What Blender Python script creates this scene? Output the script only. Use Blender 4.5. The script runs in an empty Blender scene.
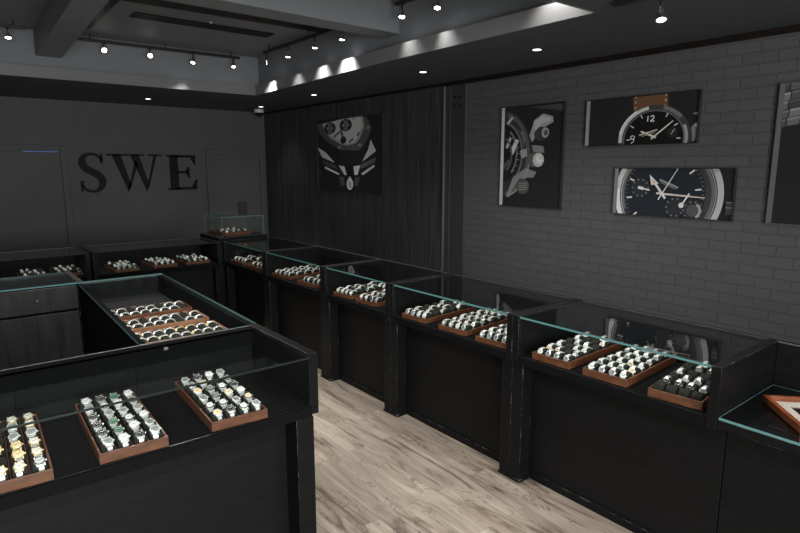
import bpy, bmesh, math, random
from mathutils import Vector, Matrix
random.seed(7)
SC = bpy.context.scene
COL = SC.collection
R = math.radians
ORD = ['zeroth', 'first', 'second', 'third', 'fourth', 'fifth', 'sixth', 'seventh', 'eighth', 'ninth', 'tenth']

# ------------------------------------------------------------------ materials
def new_mat(name):
    m = bpy.data.materials.new(name); m.use_nodes = True
    nt = m.node_tree; nt.nodes.clear()
    out = nt.nodes.new('ShaderNodeOutputMaterial')
    return m, nt, out

def N(nt, kind, **kw):
    n = nt.nodes.new(kind)
    for k, v in kw.items():
        if k in n.inputs: n.inputs[k].default_value = v
        else: setattr(n, k, v)
    return n

def c4(c): return (c[0], c[1], c[2], 1.0)

def pbr(name, col, rough=0.5, metal=0.0, spec=0.5, noise=0.0, scale=30.0, bump=0.0):
    m, nt, out = new_mat(name)
    b = N(nt, 'ShaderNodeBsdfPrincipled')
    b.inputs['Base Color'].default_value = c4(col)
    b.inputs['Roughness'].default_value = rough
    b.inputs['Metallic'].default_value = metal
    b.inputs['Specular IOR Level'].default_value = spec
    if noise or bump:
        tc = N(nt, 'ShaderNodeTexCoord')
        nz = N(nt, 'ShaderNodeTexNoise', Scale=scale, Detail=4.0)
        nt.links.new(tc.outputs['Object'], nz.inputs['Vector'])
        if noise:
            mr = N(nt, 'ShaderNodeMapRange')
            mr.inputs['To Min'].default_value = 1 - noise; mr.inputs['To Max'].default_value = 1 + noise
            mx = N(nt, 'ShaderNodeMix', data_type='RGBA', blend_type='MULTIPLY')
            mx.inputs['Factor'].default_value = 1
            mx.inputs['A'].default_value = c4(col)
            nt.links.new(nz.outputs['Fac'], mr.inputs['Value'])
            nt.links.new(mr.outputs['Result'], mx.inputs['B'])
            nt.links.new(mx.outputs['Result'], b.inputs['Base Color'])
        if bump:
            bp = N(nt, 'ShaderNodeBump', Strength=bump, Distance=0.01)
            nt.links.new(nz.outputs['Fac'], bp.inputs['Height'])
            nt.links.new(bp.outputs['Normal'], b.inputs['Normal'])
    nt.links.new(b.outputs[0], out.inputs['Surface'])
    return m

def wood(name, ca, cb, rough=0.5, scale=(1, 1, 1), grain=14.0, bump=0.15, wear=0.0, spec=0.4, coord='Object'):
    """stretched-noise wood grain; wear adds pale scuffs along the arrises"""
    m, nt, out = new_mat(name)
    b = N(nt, 'ShaderNodeBsdfPrincipled')
    b.inputs['Roughness'].default_value = rough
    b.inputs['Specular IOR Level'].default_value = spec
    tc = N(nt, 'ShaderNodeTexCoord')
    mp = N(nt, 'ShaderNodeMapping'); mp.inputs['Scale'].default_value = scale
    nt.links.new(tc.outputs[coord], mp.inputs['Vector'])
    nz = N(nt, 'ShaderNodeTexNoise', Scale=grain, Detail=6.0, Roughness=0.6, Distortion=0.6)
    nt.links.new(mp.outputs[0], nz.inputs['Vector'])
    cr = N(nt, 'ShaderNodeValToRGB')
    cr.color_ramp.elements[0].position = 0.3; cr.color_ramp.elements[0].color = c4(ca)
    cr.color_ramp.elements[1].position = 0.7; cr.color_ramp.elements[1].color = c4(cb)
    nt.links.new(nz.outputs['Fac'], cr.inputs['Fac'])
    col = cr.outputs['Color']
    if wear:
        bv = N(nt, 'ShaderNodeBevel', samples=4); bv.inputs['Radius'].default_value = 0.004
        ge = N(nt, 'ShaderNodeNewGeometry')
        dt = N(nt, 'ShaderNodeVectorMath', operation='DOT_PRODUCT')
        nt.links.new(bv.outputs[0], dt.inputs[0]); nt.links.new(ge.outputs['Normal'], dt.inputs[1])
        e = N(nt, 'ShaderNodeMapRange'); e.inputs['From Min'].default_value = 0.985; e.inputs['From Max'].default_value = 0.9
        nt.links.new(dt.outputs['Value'], e.inputs['Value'])
        n2 = N(nt, 'ShaderNodeTexNoise', Scale=17.0, Detail=8.0, Roughness=0.75)
        nt.links.new(tc.outputs['Object'], n2.inputs['Vector'])
        t = N(nt, 'ShaderNodeMapRange'); t.inputs['From Min'].default_value = 0.50; t.inputs['From Max'].default_value = 0.62
        nt.links.new(n2.outputs['Fac'], t.inputs['Value'])
        mu = N(nt, 'ShaderNodeMath', operation='MULTIPLY'); nt.links.new(e.outputs[0], mu.inputs[0]); nt.links.new(t.outputs[0], mu.inputs[1])
        m2 = N(nt, 'ShaderNodeMath', operation='MULTIPLY'); nt.links.new(mu.outputs[0], m2.inputs[0]); m2.inputs[1].default_value = wear
        mx = N(nt, 'ShaderNodeMix', data_type='RGBA')
        nt.links.new(m2.outputs[0], mx.inputs['Factor']); nt.links.new(col, mx.inputs['A'])
        mx.inputs['B'].default_value = (0.35, 0.34, 0.32, 1)
        col = mx.outputs['Result']
    nt.links.new(col, b.inputs['Base Color'])
    if bump:
        bp = N(nt, 'ShaderNodeBump', Strength=bump, Distance=0.004)
        nt.links.new(nz.outputs['Fac'], bp.inputs['Height'])
        nt.links.new(bp.outputs['Normal'], b.inputs['Normal'])
    nt.links.new(b.outputs[0], out.inputs['Surface'])
    return m

def glass(name, tint=(0.97, 0.99, 0.985), refl=1.0):
    """thin clear pane: straight transmission plus angle-dependent reflection"""
    m, nt, out = new_mat(name)
    tr = N(nt, 'ShaderNodeBsdfTransparent'); tr.inputs[0].default_value = c4(tint)
    gl = N(nt, 'ShaderNodeBsdfGlossy'); gl.inputs['Roughness'].default_value = 0.02
    lw = N(nt, 'ShaderNodeLayerWeight'); lw.inputs['Blend'].default_value = 0.5
    pw = N(nt, 'ShaderNodeMath', operation='POWER'); pw.inputs[1].default_value = 4.0
    nt.links.new(lw.outputs['Facing'], pw.inputs[0])
    ma = N(nt, 'ShaderNodeMath', operation='MULTIPLY_ADD'); ma.inputs[1].default_value = 0.9 * refl; ma.inputs[2].default_value = 0.035 * refl
    nt.links.new(pw.outputs[0], ma.inputs[0])
    mx = N(nt, 'ShaderNodeMixShader')
    nt.links.new(ma.outputs[0], mx.inputs[0]); nt.links.new(tr.outputs[0], mx.inputs[1]); nt.links.new(gl.outputs[0], mx.inputs[2])
    nt.links.new(mx.outputs[0], out.inputs['Surface'])
    return m

def emit(name, col, s):
    m, nt, out = new_mat(name)
    e = N(nt, 'ShaderNodeEmission'); e.inputs[0].default_value = c4(col); e.inputs[1].default_value = s
    nt.links.new(e.outputs[0], out.inputs['Surface'])
    return m

def brick_mat():
    m, nt, out = new_mat('painted_brick')
    b = N(nt, 'ShaderNodeBsdfPrincipled'); b.inputs['Roughness'].default_value = 0.45
    b.inputs['Specular IOR Level'].default_value = 0.45
    tc = N(nt, 'ShaderNodeTexCoord')
    sp = N(nt, 'ShaderNodeSeparateXYZ'); nt.links.new(tc.outputs['Object'], sp.inputs[0])
    wob = N(nt, 'ShaderNodeTexNoise', Scale=9.0, Detail=2.0); nt.links.new(tc.outputs['Object'], wob.inputs['Vector'])
    wm = N(nt, 'ShaderNodeMath', operation='MULTIPLY_ADD'); wm.inputs[1].default_value = 0.016; wm.inputs[2].default_value = -0.008
    nt.links.new(wob.outputs['Fac'], wm.inputs[0])
    az = N(nt, 'ShaderNodeMath', operation='ADD'); nt.links.new(sp.outputs['Z'], az.inputs[0]); nt.links.new(wm.outputs[0], az.inputs[1])
    ay = N(nt, 'ShaderNodeMath', operation='ADD'); nt.links.new(sp.outputs['Y'], ay.inputs[0]); nt.links.new(wm.outputs[0], ay.inputs[1])
    cb = N(nt, 'ShaderNodeCombineXYZ'); nt.links.new(ay.outputs[0], cb.inputs['X']); nt.links.new(az.outputs[0], cb.inputs['Y'])
    br = N(nt, 'ShaderNodeTexBrick'); br.offset = 0.5
    br.inputs['Scale'].default_value = 1.0; br.inputs['Brick Width'].default_value = 0.242; br.inputs['Row Height'].default_value = 0.0835
    br.inputs['Mortar Size'].default_value = 0.006; br.inputs['Mortar Smooth'].default_value = 0.35
    br.inputs['Color1'].default_value = (0.108, 0.108, 0.113, 1); br.inputs['Color2'].default_value = (0.099, 0.099, 0.104, 1)
    br.inputs['Mortar'].default_value = (0.101, 0.101, 0.106, 1)
    nt.links.new(cb.outputs[0], br.inputs['Vector'])
    fn = N(nt, 'ShaderNodeTexNoise', Scale=45.0, Detail=5.0, Roughness=0.7); nt.links.new(tc.outputs['Object'], fn.inputs['Vector'])
    h1 = N(nt, 'ShaderNodeMath', operation='MULTIPLY'); h1.inputs[1].default_value = -1.0
    nt.links.new(br.outputs['Fac'], h1.inputs[0])
    h2 = N(nt, 'ShaderNodeMath', operation='MULTIPLY_ADD'); h2.inputs[1].default_value = 0.45
    nt.links.new(fn.outputs['Fac'], h2.inputs[0]); nt.links.new(h1.outputs[0], h2.inputs[2])
    bp = N(nt, 'ShaderNodeBump', Strength=0.9, Distance=0.010)
    nt.links.new(h2.outputs[0], bp.inputs['Height']); nt.links.new(bp.outputs[0], b.inputs['Normal'])
    # chips of pale mortar showing through the paint
    n3 = N(nt, 'ShaderNodeTexNoise', Scale=22.0, Detail=3.0); nt.links.new(tc.outputs['Object'], n3.inputs['Vector'])
    t = N(nt, 'ShaderNodeMapRange'); t.inputs['From Min'].default_value = 0.68; t.inputs['From Max'].default_value = 0.76
    nt.links.new(n3.outputs['Fac'], t.inputs['Value'])
    mu = N(nt, 'ShaderNodeMath', operation='MULTIPLY'); nt.links.new(t.outputs[0], mu.inputs[0]); mu.inputs[1].default_value = 0.10
    mx = N(nt, 'ShaderNodeMix', data_type='RGBA'); nt.links.new(mu.outputs[0], mx.inputs['Factor'])
    nt.links.new(br.outputs['Color'], mx.inputs['A']); mx.inputs['B'].default_value = (0.5, 0.5, 0.5, 1)
    nt.links.new(mx.outputs['Result'], b.inputs['Base Color'])
    nt.links.new(b.outputs[0], out.inputs['Surface'])
    return m

def floor_mat():
    m, nt, out = new_mat('greige_oak_planks')
    b = N(nt, 'ShaderNodeBsdfPrincipled'); b.inputs['Roughness'].default_value = 0.42
    b.inputs['Specular IOR Level'].default_value = 0.35
    tc = N(nt, 'ShaderNodeTexCoord')
    sp = N(nt, 'ShaderNodeSeparateXYZ'); nt.links.new(tc.outputs['Object'], sp.inputs[0])
    cb = N(nt, 'ShaderNodeCombineXYZ'); nt.links.new(sp.outputs['Y'], cb.inputs['X']); nt.links.new(sp.outputs['X'], cb.inputs['Y'])
    br = N(nt, 'ShaderNodeTexBrick'); br.offset = 0.37
    br.inputs['Scale'].default_value = 1.0; br.inputs['Brick Width'].default_value = 1.22; br.inputs['Row Height'].default_value = 0.15
    br.inputs['Mortar Size'].default_value = 0.0016; br.inputs['Mortar Smooth'].default_value = 0.1; br.inputs['Bias'].default_value = 0.0
    br.inputs['Color1'].default_value = (0, 0, 0, 1); br.inputs['Color2'].default_value = (1, 1, 1, 1); br.inputs['Mortar'].default_value = (0.5, 0.5, 0.5, 1)
    nt.links.new(cb.outputs[0], br.inputs['Vector'])
    # per-plank shift of the grain
    sh = N(nt, 'ShaderNodeVectorMath', operation='MULTIPLY_ADD')
    nt.links.new(br.outputs['Color'], sh.inputs[0]); sh.inputs[1].default_value = (7.3, 3.1, 5.7)
    mp = N(nt, 'ShaderNodeMapping'); mp.inputs['Scale'].default_value = (5.5, 0.75, 1.0)
    nt.links.new(tc.outputs['Object'], mp.inputs['Vector']); nt.links.new(mp.outputs[0], sh.inputs[2])
    g1 = N(nt, 'ShaderNodeTexNoise', Scale=1.6, Detail=7.0, Roughness=0.62, Distortion=1.4); nt.links.new(sh.outputs[0], g1.inputs['Vector'])
    r1 = N(nt, 'ShaderNodeValToRGB'); e = r1.color_ramp.elements
    e[0].position = 0.33; e[0].color = (0.115, 0.085, 0.062, 1)
    e[1].position = 0.66; e[1].color = (0.385, 0.335, 0.28, 1)
    e2 = e.new(0.44); e2.color = (0.265, 0.22, 0.175, 1)
    nt.links.new(g1.outputs['Fac'], r1.inputs['Fac'])
    # fine long grain
    mp2 = N(nt, 'ShaderNodeMapping'); mp2.inputs['Scale'].default_value = (60, 2.2, 1.0); nt.links.new(tc.outputs['Object'], mp2.inputs['Vector'])
    g2 = N(nt, 'ShaderNodeTexNoise', Scale=1.5, Detail=4.0, Roughness=0.6); nt.links.new(mp2.outputs[0], g2.inputs['Vector'])
    mr = N(nt, 'ShaderNodeMapRange'); mr.inputs['From Min'].default_value = 0.3; mr.inputs['From Max'].default_value = 0.7
    mr.inputs['To Min'].default_value = 0.78; mr.inputs['To Max'].default_value = 1.14
    nt.links.new(g2.outputs['Fac'], mr.inputs['Value'])
    mx = N(nt, 'ShaderNodeMix', data_type='RGBA', blend_type='MULTIPLY'); mx.inputs['Factor'].default_value = 1
    nt.links.new(r1.outputs['Color'], mx.inputs['A']); nt.links.new(mr.outputs[0], mx.inputs['B'])
    # dark knots and cracks
    mp3 = N(nt, 'ShaderNodeMapping'); mp3.inputs['Scale'].default_value = (5.0, 1.0, 1.0); nt.links.new(tc.outputs['Object'], mp3.inputs['Vector'])
    g3 = N(nt, 'ShaderNodeTexNoise', Scale=2.0, Detail=5.0, Roughness=0.62, Distortion=1.8); nt.links.new(mp3.outputs[0], g3.inputs['Vector'])
    k1 = N(nt, 'ShaderNodeMath', operation='SUBTRACT'); nt.links.new(g3.outputs['Fac'], k1.inputs[0]); k1.inputs[1].default_value = 0.5
    k2 = N(nt, 'ShaderNodeMath', operation='ABSOLUTE'); nt.links.new(k1.outputs[0], k2.inputs[0])
    k3 = N(nt, 'ShaderNodeMapRange'); k3.inputs['From Min'].default_value = 0.0; k3.inputs['From Max'].default_value = 0.022
    k3.inputs['To Min'].default_value = 1.0; k3.inputs['To Max'].default_value = 0.0
    nt.links.new(k2.outputs[0], k3.inputs['Value'])
    g4 = N(nt, 'ShaderNodeTexNoise', Scale=2.1, Detail=2.0); nt.links.new(mp.outputs[0], g4.inputs['Vector'])
    k4 = N(nt, 'ShaderNodeMapRange'); k4.inputs['From Min'].default_value = 0.46; k4.inputs['From Max'].default_value = 0.60
    nt.links.new(g4.outputs['Fac'], k4.inputs['Value'])
    k5 = N(nt, 'ShaderNodeMath', operation='MULTIPLY'); nt.links.new(k3.outputs[0], k5.inputs[0]); nt.links.new(k4.outputs[0], k5.inputs[1])
    k6 = N(nt, 'ShaderNodeMath', operation='MULTIPLY'); nt.links.new(k5.outputs[0], k6.inputs[0]); k6.inputs[1].default_value = 0.85
    mk = N(nt, 'ShaderNodeMix', data_type='RGBA'); nt.links.new(k6.outputs[0], mk.inputs['Factor'])
    nt.links.new(mx.outputs['Result'], mk.inputs['A']); mk.inputs['B'].default_value = (0.055, 0.045, 0.04, 1)
    # plank tone and seams
    pt = N(nt, 'ShaderNodeMapRange'); pt.inputs['To Min'].default_value = 0.86; pt.inputs['To Max'].default_value = 1.1
    nt.links.new(br.outputs['Color'], pt.inputs['Value'])
    m4 = N(nt, 'ShaderNodeMix', data_type='RGBA', blend_type='MULTIPLY'); m4.inputs['Factor'].default_value = 1
    nt.links.new(mk.outputs['Result'], m4.inputs['A']); nt.links.new(pt.outputs[0], m4.inputs['B'])
    sm = N(nt, 'ShaderNodeMath', operation='MULTIPLY'); nt.links.new(br.outputs['Fac'], sm.inputs[0]); sm.inputs[1].default_value = 0.55
    m5 = N(nt, 'ShaderNodeMix', data_type='RGBA'); nt.links.new(sm.outputs[0], m5.inputs['Factor'])
    nt.links.new(m4.outputs['Result'], m5.inputs['A']); m5.inputs['B'].default_value = (0.12, 0.1, 0.085, 1)
    nt.links.new(m5.outputs['Result'], b.inputs['Base Color'])
    bp = N(nt, 'ShaderNodeBump', Strength=0.12, Distance=0.003); nt.links.new(g2.outputs['Fac'], bp.inputs['Height'])
    nt.links.new(bp.outputs[0], b.inputs['Normal'])
    nt.links.new(b.outputs[0], out.inputs['Surface'])
    return m

M = {}
M['black'] = wood('black_stained_wood', (0.0042, 0.0043, 0.0047), (0.0075, 0.0075, 0.0082), 0.45, (1.2, 1.2, 9), 6, 0.06, wear=0.8, spec=0.14)
M['black_flat'] = wood('black_panel', (0.0044, 0.0045, 0.0049), (0.0078, 0.0079, 0.0085), 0.5, (2, 2, 12), 5, 0.05, wear=0.0, spec=0.15)
M['deck'] = pbr('matte_black_deck', (0.0075, 0.0075, 0.008), 0.9, spec=0.0, noise=0.05, scale=8)
M['deck_grey'] = pbr('grey_felt_deck', (0.026, 0.026, 0.027), 0.95, spec=0.05, noise=0.1, scale=20)
M['grain'] = wood('dark_grained_wood', (0.007, 0.007, 0.0075), (0.024, 0.024, 0.026), 0.5, (5, 5, 0.7), 3.2, 0.3, spec=0.3)
M['wall_wood'] = wood('charcoal_board_wall', (0.022, 0.022, 0.0235), (0.085, 0.085, 0.091), 0.5, (14, 14, 0.5), 2.2, 0.5, spec=0.3)
M['brick'] = brick_mat()
M['floor'] = floor_mat()
M['wall'] = pbr('charcoal_paint', (0.125, 0.126, 0.130), 0.65, spec=0.25, noise=0.08, scale=3)
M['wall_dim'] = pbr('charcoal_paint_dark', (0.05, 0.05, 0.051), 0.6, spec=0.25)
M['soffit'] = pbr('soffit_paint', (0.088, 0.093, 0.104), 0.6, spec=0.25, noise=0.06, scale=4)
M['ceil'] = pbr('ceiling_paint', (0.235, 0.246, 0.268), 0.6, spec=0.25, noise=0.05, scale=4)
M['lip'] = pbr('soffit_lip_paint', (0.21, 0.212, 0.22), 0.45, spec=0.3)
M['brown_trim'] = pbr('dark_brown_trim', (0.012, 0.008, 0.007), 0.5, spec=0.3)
M['letter'] = pbr('black_letter', (0.012, 0.012, 0.012), 0.6, spec=0.2)
M['steelgrey'] = pbr('grey_painted_steel', (0.05, 0.05, 0.053), 0.45, spec=0.4, noise=0.1, scale=12)
M['edge_grey'] = pbr('pale_steel_edge', (0.20, 0.20, 0.20), 0.4, metal=0.3)
M['edge_dim'] = pbr('dim_steel_edge', (0.10, 0.10, 0.105), 0.45, metal=0.2)
M['bolt'] = pbr('dark_bolt', (0.008, 0.008, 0.008), 0.5)
M['glass'] = glass('clear_glass')
M['glass_low'] = glass('coated_glass', refl=0.12)
M['glass_mid'] = glass('half_coated_glass', refl=0.45)
M['glass_edge'] = pbr('teal_glass_edge', (0.10, 0.24, 0.245), 0.2, spec=0.8)
M['glass_edge_mid'] = pbr('dim_glass_edge', (0.10, 0.18, 0.185), 0.25, spec=0.6)
M['glass_edge_dk'] = pbr('dark_glass_edge', (0.012, 0.018, 0.018), 0.3, spec=0.25)
M['trim_highlight'] = pbr('worn_highlight_trim', (0.12, 0.12, 0.12), 0.45, metal=0.4, noise=0.5, scale=40)  # pale grey for the highlight along worn back edges
M['tray'] = wood('reddish_walnut', (0.070, 0.025, 0.013), (0.185, 0.068, 0.034), 0.38, (2, 14, 10), 4, 0.08, spec=0.5)
M['tray_lt'] = wood('pale_walnut', (0.20, 0.085, 0.045), (0.34, 0.16, 0.09), 0.45, (3, 14, 10), 4, 0.08, spec=0.4)
M['lining'] = pbr('charcoal_felt', (0.016, 0.017, 0.016), 0.9, spec=0.1, noise=0.2, scale=200)
M['cushion'] = pbr('dark_grey_suede', (0.018, 0.018, 0.016), 0.85, spec=0.15, noise=0.25, scale=150)
M['steel'] = pbr('polished_steel', (0.96, 0.95, 0.92), 0.24, metal=0.45, spec=0.9)
M['bezel_black'] = pbr('black_bezel', (0.02, 0.02, 0.022), 0.2, spec=0.8)
M['bezel_green'] = pbr('green_bezel', (0.03, 0.14, 0.08), 0.2, spec=0.8)
M['gold'] = pbr('yellow_gold', (0.85, 0.66, 0.38), 0.30, metal=0.6, spec=0.8)
M['leather'] = pbr('black_leather', (0.016, 0.014, 0.013), 0.5, spec=0.4)
M['brownleather'] = pbr('brown_leather', (0.09, 0.04, 0.02), 0.5, spec=0.4)
M['d_white'] = pbr('white_dial', (0.78, 0.77, 0.73), 0.3)
M['d_cream'] = pbr('cream_dial', (0.78, 0.60, 0.40), 0.3)
M['d_black'] = pbr('black_dial', (0.012, 0.012, 0.013), 0.25)
M['d_silver'] = pbr('silver_dial', (0.30, 0.30, 0.30), 0.3, metal=0.3)
M['d_green'] = pbr('green_dial', (0.02, 0.12, 0.06), 0.25)
M['d_gold'] = pbr('champagne_dial', (0.80, 0.60, 0.32), 0.3)
M['d_blue'] = pbr('blue_dial', (0.03, 0.05, 0.13), 0.25)
M['mark_dk'] = pbr('dark_hands', (0.03, 0.03, 0.03), 0.4)
M['mark_lt'] = pbr('pale_hands', (0.75, 0.73, 0.68), 0.4)
M['bulb'] = emit('lamp_glow', (1.0, 0.97, 0.92), 14.0)
M['slot_glow'] = emit('slot_glow', (1.0, 0.98, 0.95), 3.0)
M['blue_glow'] = emit('blue_gap_glow', (0.10, 0.18, 0.42), 0.6)
M['chrome'] = pbr('lamp_chrome', (0.55, 0.55, 0.55), 0.2, metal=0.9)
M['lampblack'] = pbr('lamp_black', (0.015, 0.015, 0.015), 0.4)
M['white_plastic'] = pbr('white_plastic', (0.75, 0.75, 0.75), 0.4)
M['smoke'] = pbr('smoked_dome', (0.01, 0.01, 0.01), 0.08, spec=0.8)
M['mat_board'] = pbr('beige_mat_board', (0.42, 0.39, 0.34), 0.8, noise=0.1, scale=120)
M['print_black'] = pbr('black_print', (0.006, 0.006, 0.007), 0.25)
M['frame_red'] = wood('red_brown_frame', (0.13, 0.032, 0.012), (0.27, 0.075, 0.028), 0.3, (8, 8, 8), 3, 0.05, spec=0.5)
M['frame_grey'] = pbr('grey_metal_frame', (0.15, 0.15, 0.15), 0.4, metal=0.4)
M['frame_dark'] = pbr('dark_frame', (0.03, 0.03, 0.03), 0.4)
M['card'] = pbr('brown_card', (0.014, 0.011, 0.008), 0.8)

# ------------------------------------------------------------------ mesh helpers
class MB:
    def __init__(s): s.v = []; s.f = []; s.m = []; s.sm = []
    def add(s, vs, fs, mi=0, smooth=False):
        o = len(s.v); s.v += [tuple(p) for p in vs]
        for f in fs: s.f.append(tuple(i + o for i in f)); s.m.append(mi); s.sm.append(smooth)
    def box(s, x0, x1, y0, y1, z0, z1, mi=0, faces=None):
        vs = [(x0, y0, z0), (x1, y0, z0), (x1, y1, z0), (x0, y1, z0), (x0, y0, z1), (x1, y0, z1), (x1, y1, z1), (x0, y1, z1)]
        fs = [(3, 2, 1, 0), (4, 5, 6, 7), (0, 1, 5, 4), (1, 2, 6, 5), (2, 3, 7, 6), (3, 0, 4, 7)]
        if faces is None: s.add(vs, fs, mi)
        else:
            for f, k in zip(fs, faces): s.add(vs, [f], k)
        return s
    def obox(s, x0, x1, y0, y1, z0, z1, mat, mi=0):
        b = MB().box(x0, x1, y0, y1, z0, z1)
        s.add([mat @ Vector(p) for p in b.v], b.f, mi); return s
    def prism(s, pts, z0, z1, mi=0, axis='z'):
        n = len(pts)
        def P(p, z): return (p[0], p[1], z) if axis == 'z' else ((p[0], z, p[1]) if axis == 'y' else (z, p[0], p[1]))
        vs = [P(p, z0) for p in pts] + [P(p, z1) for p in pts]
        fs = [tuple(range(n)), tuple(range(2 * n - 1, n - 1, -1))]
        fs += [(i, i + n, (i + 1) % n + n, (i + 1) % n) for i in range(n)]
        s.add(vs, fs, mi); return s
    def cyl(s, p0, p1, r0, r1=None, n=16, mi=0, cap_mi=None, smooth=True):
        r1 = r0 if r1 is None else r1
        p0 = Vector(p0); p1 = Vector(p1); d = (p1 - p0).normalized()
        a = d.orthogonal().normalized(); b = d.cross(a)
        vs = []
        for p, r in ((p0, r0), (p1, r1)):
            vs += [p + a * (r * math.cos(2 * math.pi * i / n)) + b * (r * math.sin(2 * math.pi * i / n)) for i in range(n)]
        s.add(vs, [(i, (i + 1) % n, (i + 1) % n + n, i + n) for i in range(n)], mi, smooth)
        cm = mi if cap_mi is None else cap_mi
        s.add(vs[:n], [tuple(range(n - 1, -1, -1))], mi); s.add(vs[n:], [tuple(range(n))], cm)
        return s
    def mesh(s, name, mats, recalc=True):
        me = bpy.data.meshes.new(name); me.from_pydata(s.v, [], s.f)
        for m in (mats if isinstance(mats, (list, tuple)) else [mats]): me.materials.append(m)
        me.polygons.foreach_set('material_index', s.m); me.polygons.foreach_set('use_smooth', s.sm)
        if recalc:
            bm = bmesh.new(); bm.from_mesh(me); bmesh.ops.recalc_face_normals(bm, faces=bm.faces); bm.to_mesh(me); bm.free()
        me.update(); return me
    def build(s, name, mats, parent=None, bevel=0.0, kind=None, recalc=True):
        return link(name, s.mesh(name, mats, recalc), parent, bevel, kind)

def link(name, me, parent=None, bevel=0.0, kind=None):
    o = bpy.data.objects.new(name, me); COL.objects.link(o)
    if parent is not None: o.parent = parent
    if bevel:
        b = o.modifiers.new('bevel', 'BEVEL'); b.width = bevel; b.segments = 2; b.limit_method = 'ANGLE'; b.angle_limit = R(40)
    if kind: o['kind'] = kind
    return o

def tag(o, label, cat, group=None, kind=None):
    o['label'] = label; o['category'] = cat
    if group: o['group'] = group
    if kind: o['kind'] = kind
    return o

def thing(name, label, cat, loc=(0, 0, 0), rz=0.0, group=None):
    o = bpy.data.objects.new(name, None); COL.objects.link(o)
    o.location = loc; o.rotation_euler = (0, 0, rz); o.empty_display_size = 0.05
    return tag(o, label, cat, group)

def bx(name, m, parent, x0, x1, y0, y1, z0, z1, bevel=0.002, kind=None):
    return MB().box(x0, x1, y0, y1, z0, z1).build(name, m, parent, bevel, kind)

def pane(name, parent, x0, x1, y0, y1, z0, z1, axis, edge='glass_edge', g='glass'):
    """a glass plate: clear on its two faces, tinted on its cut edges; axis = thin direction"""
    k = {'z': [0, 0, 1, 1, 1, 1], 'y': [1, 1, 0, 1, 0, 1], 'x': [1, 1, 1, 0, 1, 0]}[axis]
    if edge == 'front':    # polished front edge reads teal, the others stay dark inside their grooves
        k = [2 if q == 1 else q for q in k]; k[2] = 1
        return MB().box(x0, x1, y0, y1, z0, z1, faces=k).build(name, [M[g], M['glass_edge'], M['glass_edge_dk']], parent)
    return MB().box(x0, x1, y0, y1, z0, z1, faces=k).build(name, [M[g], M[edge]], parent)

# ------------------------------------------------------------------ the room
WX, BY, LX, FY = 4.85, 10.05, -3.2, -2.6      # right wall, back wall, left wall, front wall
SZ, LZ, CZ = 2.98, 3.10, 3.50                  # soffit underside, lip top, upper ceiling
S = 'structure'
bx('floor', M['floor'], None, LX, WX, FY, BY, -0.06, 0.0, 0, S)
wr = MB().box(WX, WX + 0.12, FY, 4.84, 0, CZ + 0.1)
wr.build('wall_right', M['brick'], None, 0, S)
wp = bpy.data.objects.new('wall_right_far', None); COL.objects.link(wp); wp['kind'] = S
mb = MB()
y = 5.19
while y < BY - 0.01:
    y1 = min(y + 0.165, BY); mb.box(WX, WX + 0.12, y + 0.0012, y1 - 0.0012, 0, SZ); y = y1
mb.build('board_panel', M['wall_wood'], wp, 0.0015, S)
bx('board_backing', M['bolt'], wp, WX + 0.02, WX + 0.1, 5.19, BY, 0, CZ, 0, S)
st = bpy.data.objects.new('trim_1', None); COL.objects.link(st); st['kind'] = S
bx('steel_plate', M['steelgrey'], st, WX - 0.012, WX + 0.1, 4.84, 5.19, 0, SZ, 0.001, S)
for a, b, d, k in ((5.178, 5.194, 0.035, 'edge_grey'), (5.085, 5.096, 0.018, 'edge_dim'), (4.834, 4.846, 0.02, 'edge_dim')):
    bx('steel_flange', M[k], st, WX - d, WX + 0.02, a, b, 0, SZ, 0.001, S)
mb = MB()
for yy in (4.93, 5.02):
    for zz in (2.70, 2.80): mb.cyl((WX - 0.012, yy, zz), (WX - 0.022, yy, zz), 0.014, n=10)
mb.build('bolt', M['bolt'], st, 0, S)
bx('wall_back', M['wall'], None, LX, WX + 0.12, BY, BY + 0.12, 0, CZ + 0.1, 0, S)
bx('wall_left', M['wall_dim'], None, LX - 0.12, LX, FY, BY, 0, CZ + 0.1, 0, S)
# front wall: unseen, with a wide window added to let in fill light
wf = MB().box(LX, WX, FY - 0.12, FY, 0, 0.35).box(LX, WX, FY - 0.12, FY, 2.85, CZ + 0.1)
wf.box(LX, -2.2, FY - 0.12, FY, 0.35, 2.85).box(4.3, WX, FY - 0.12, FY, 0.35, 2.85)
wf.build('wall_front', M['wall_dim'], None, 0, S)
wi = bpy.data.objects.new('added_window_1', None); COL.objects.link(wi); wi['kind'] = S
f = MB()
for xx in (-2.2, -0.05, 2.1, 4.25): f.box(xx, xx + 0.05, FY - 0.09, FY - 0.03, 0.35, 2.85)
f.box(-2.2, 4.3, FY - 0.09, FY - 0.03, 0.35, 0.40).box(-2.2, 4.3, FY - 0.09, FY - 0.03, 2.80, 2.85)
f.build('added_window_frame', M['frame_dark'], wi, 0, S)
MB().box(-2.15, 4.25, FY - 0.065, FY - 0.057, 0.4, 2.8).build('added_window_pane', M['glass'], wi, 0, S)

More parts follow.
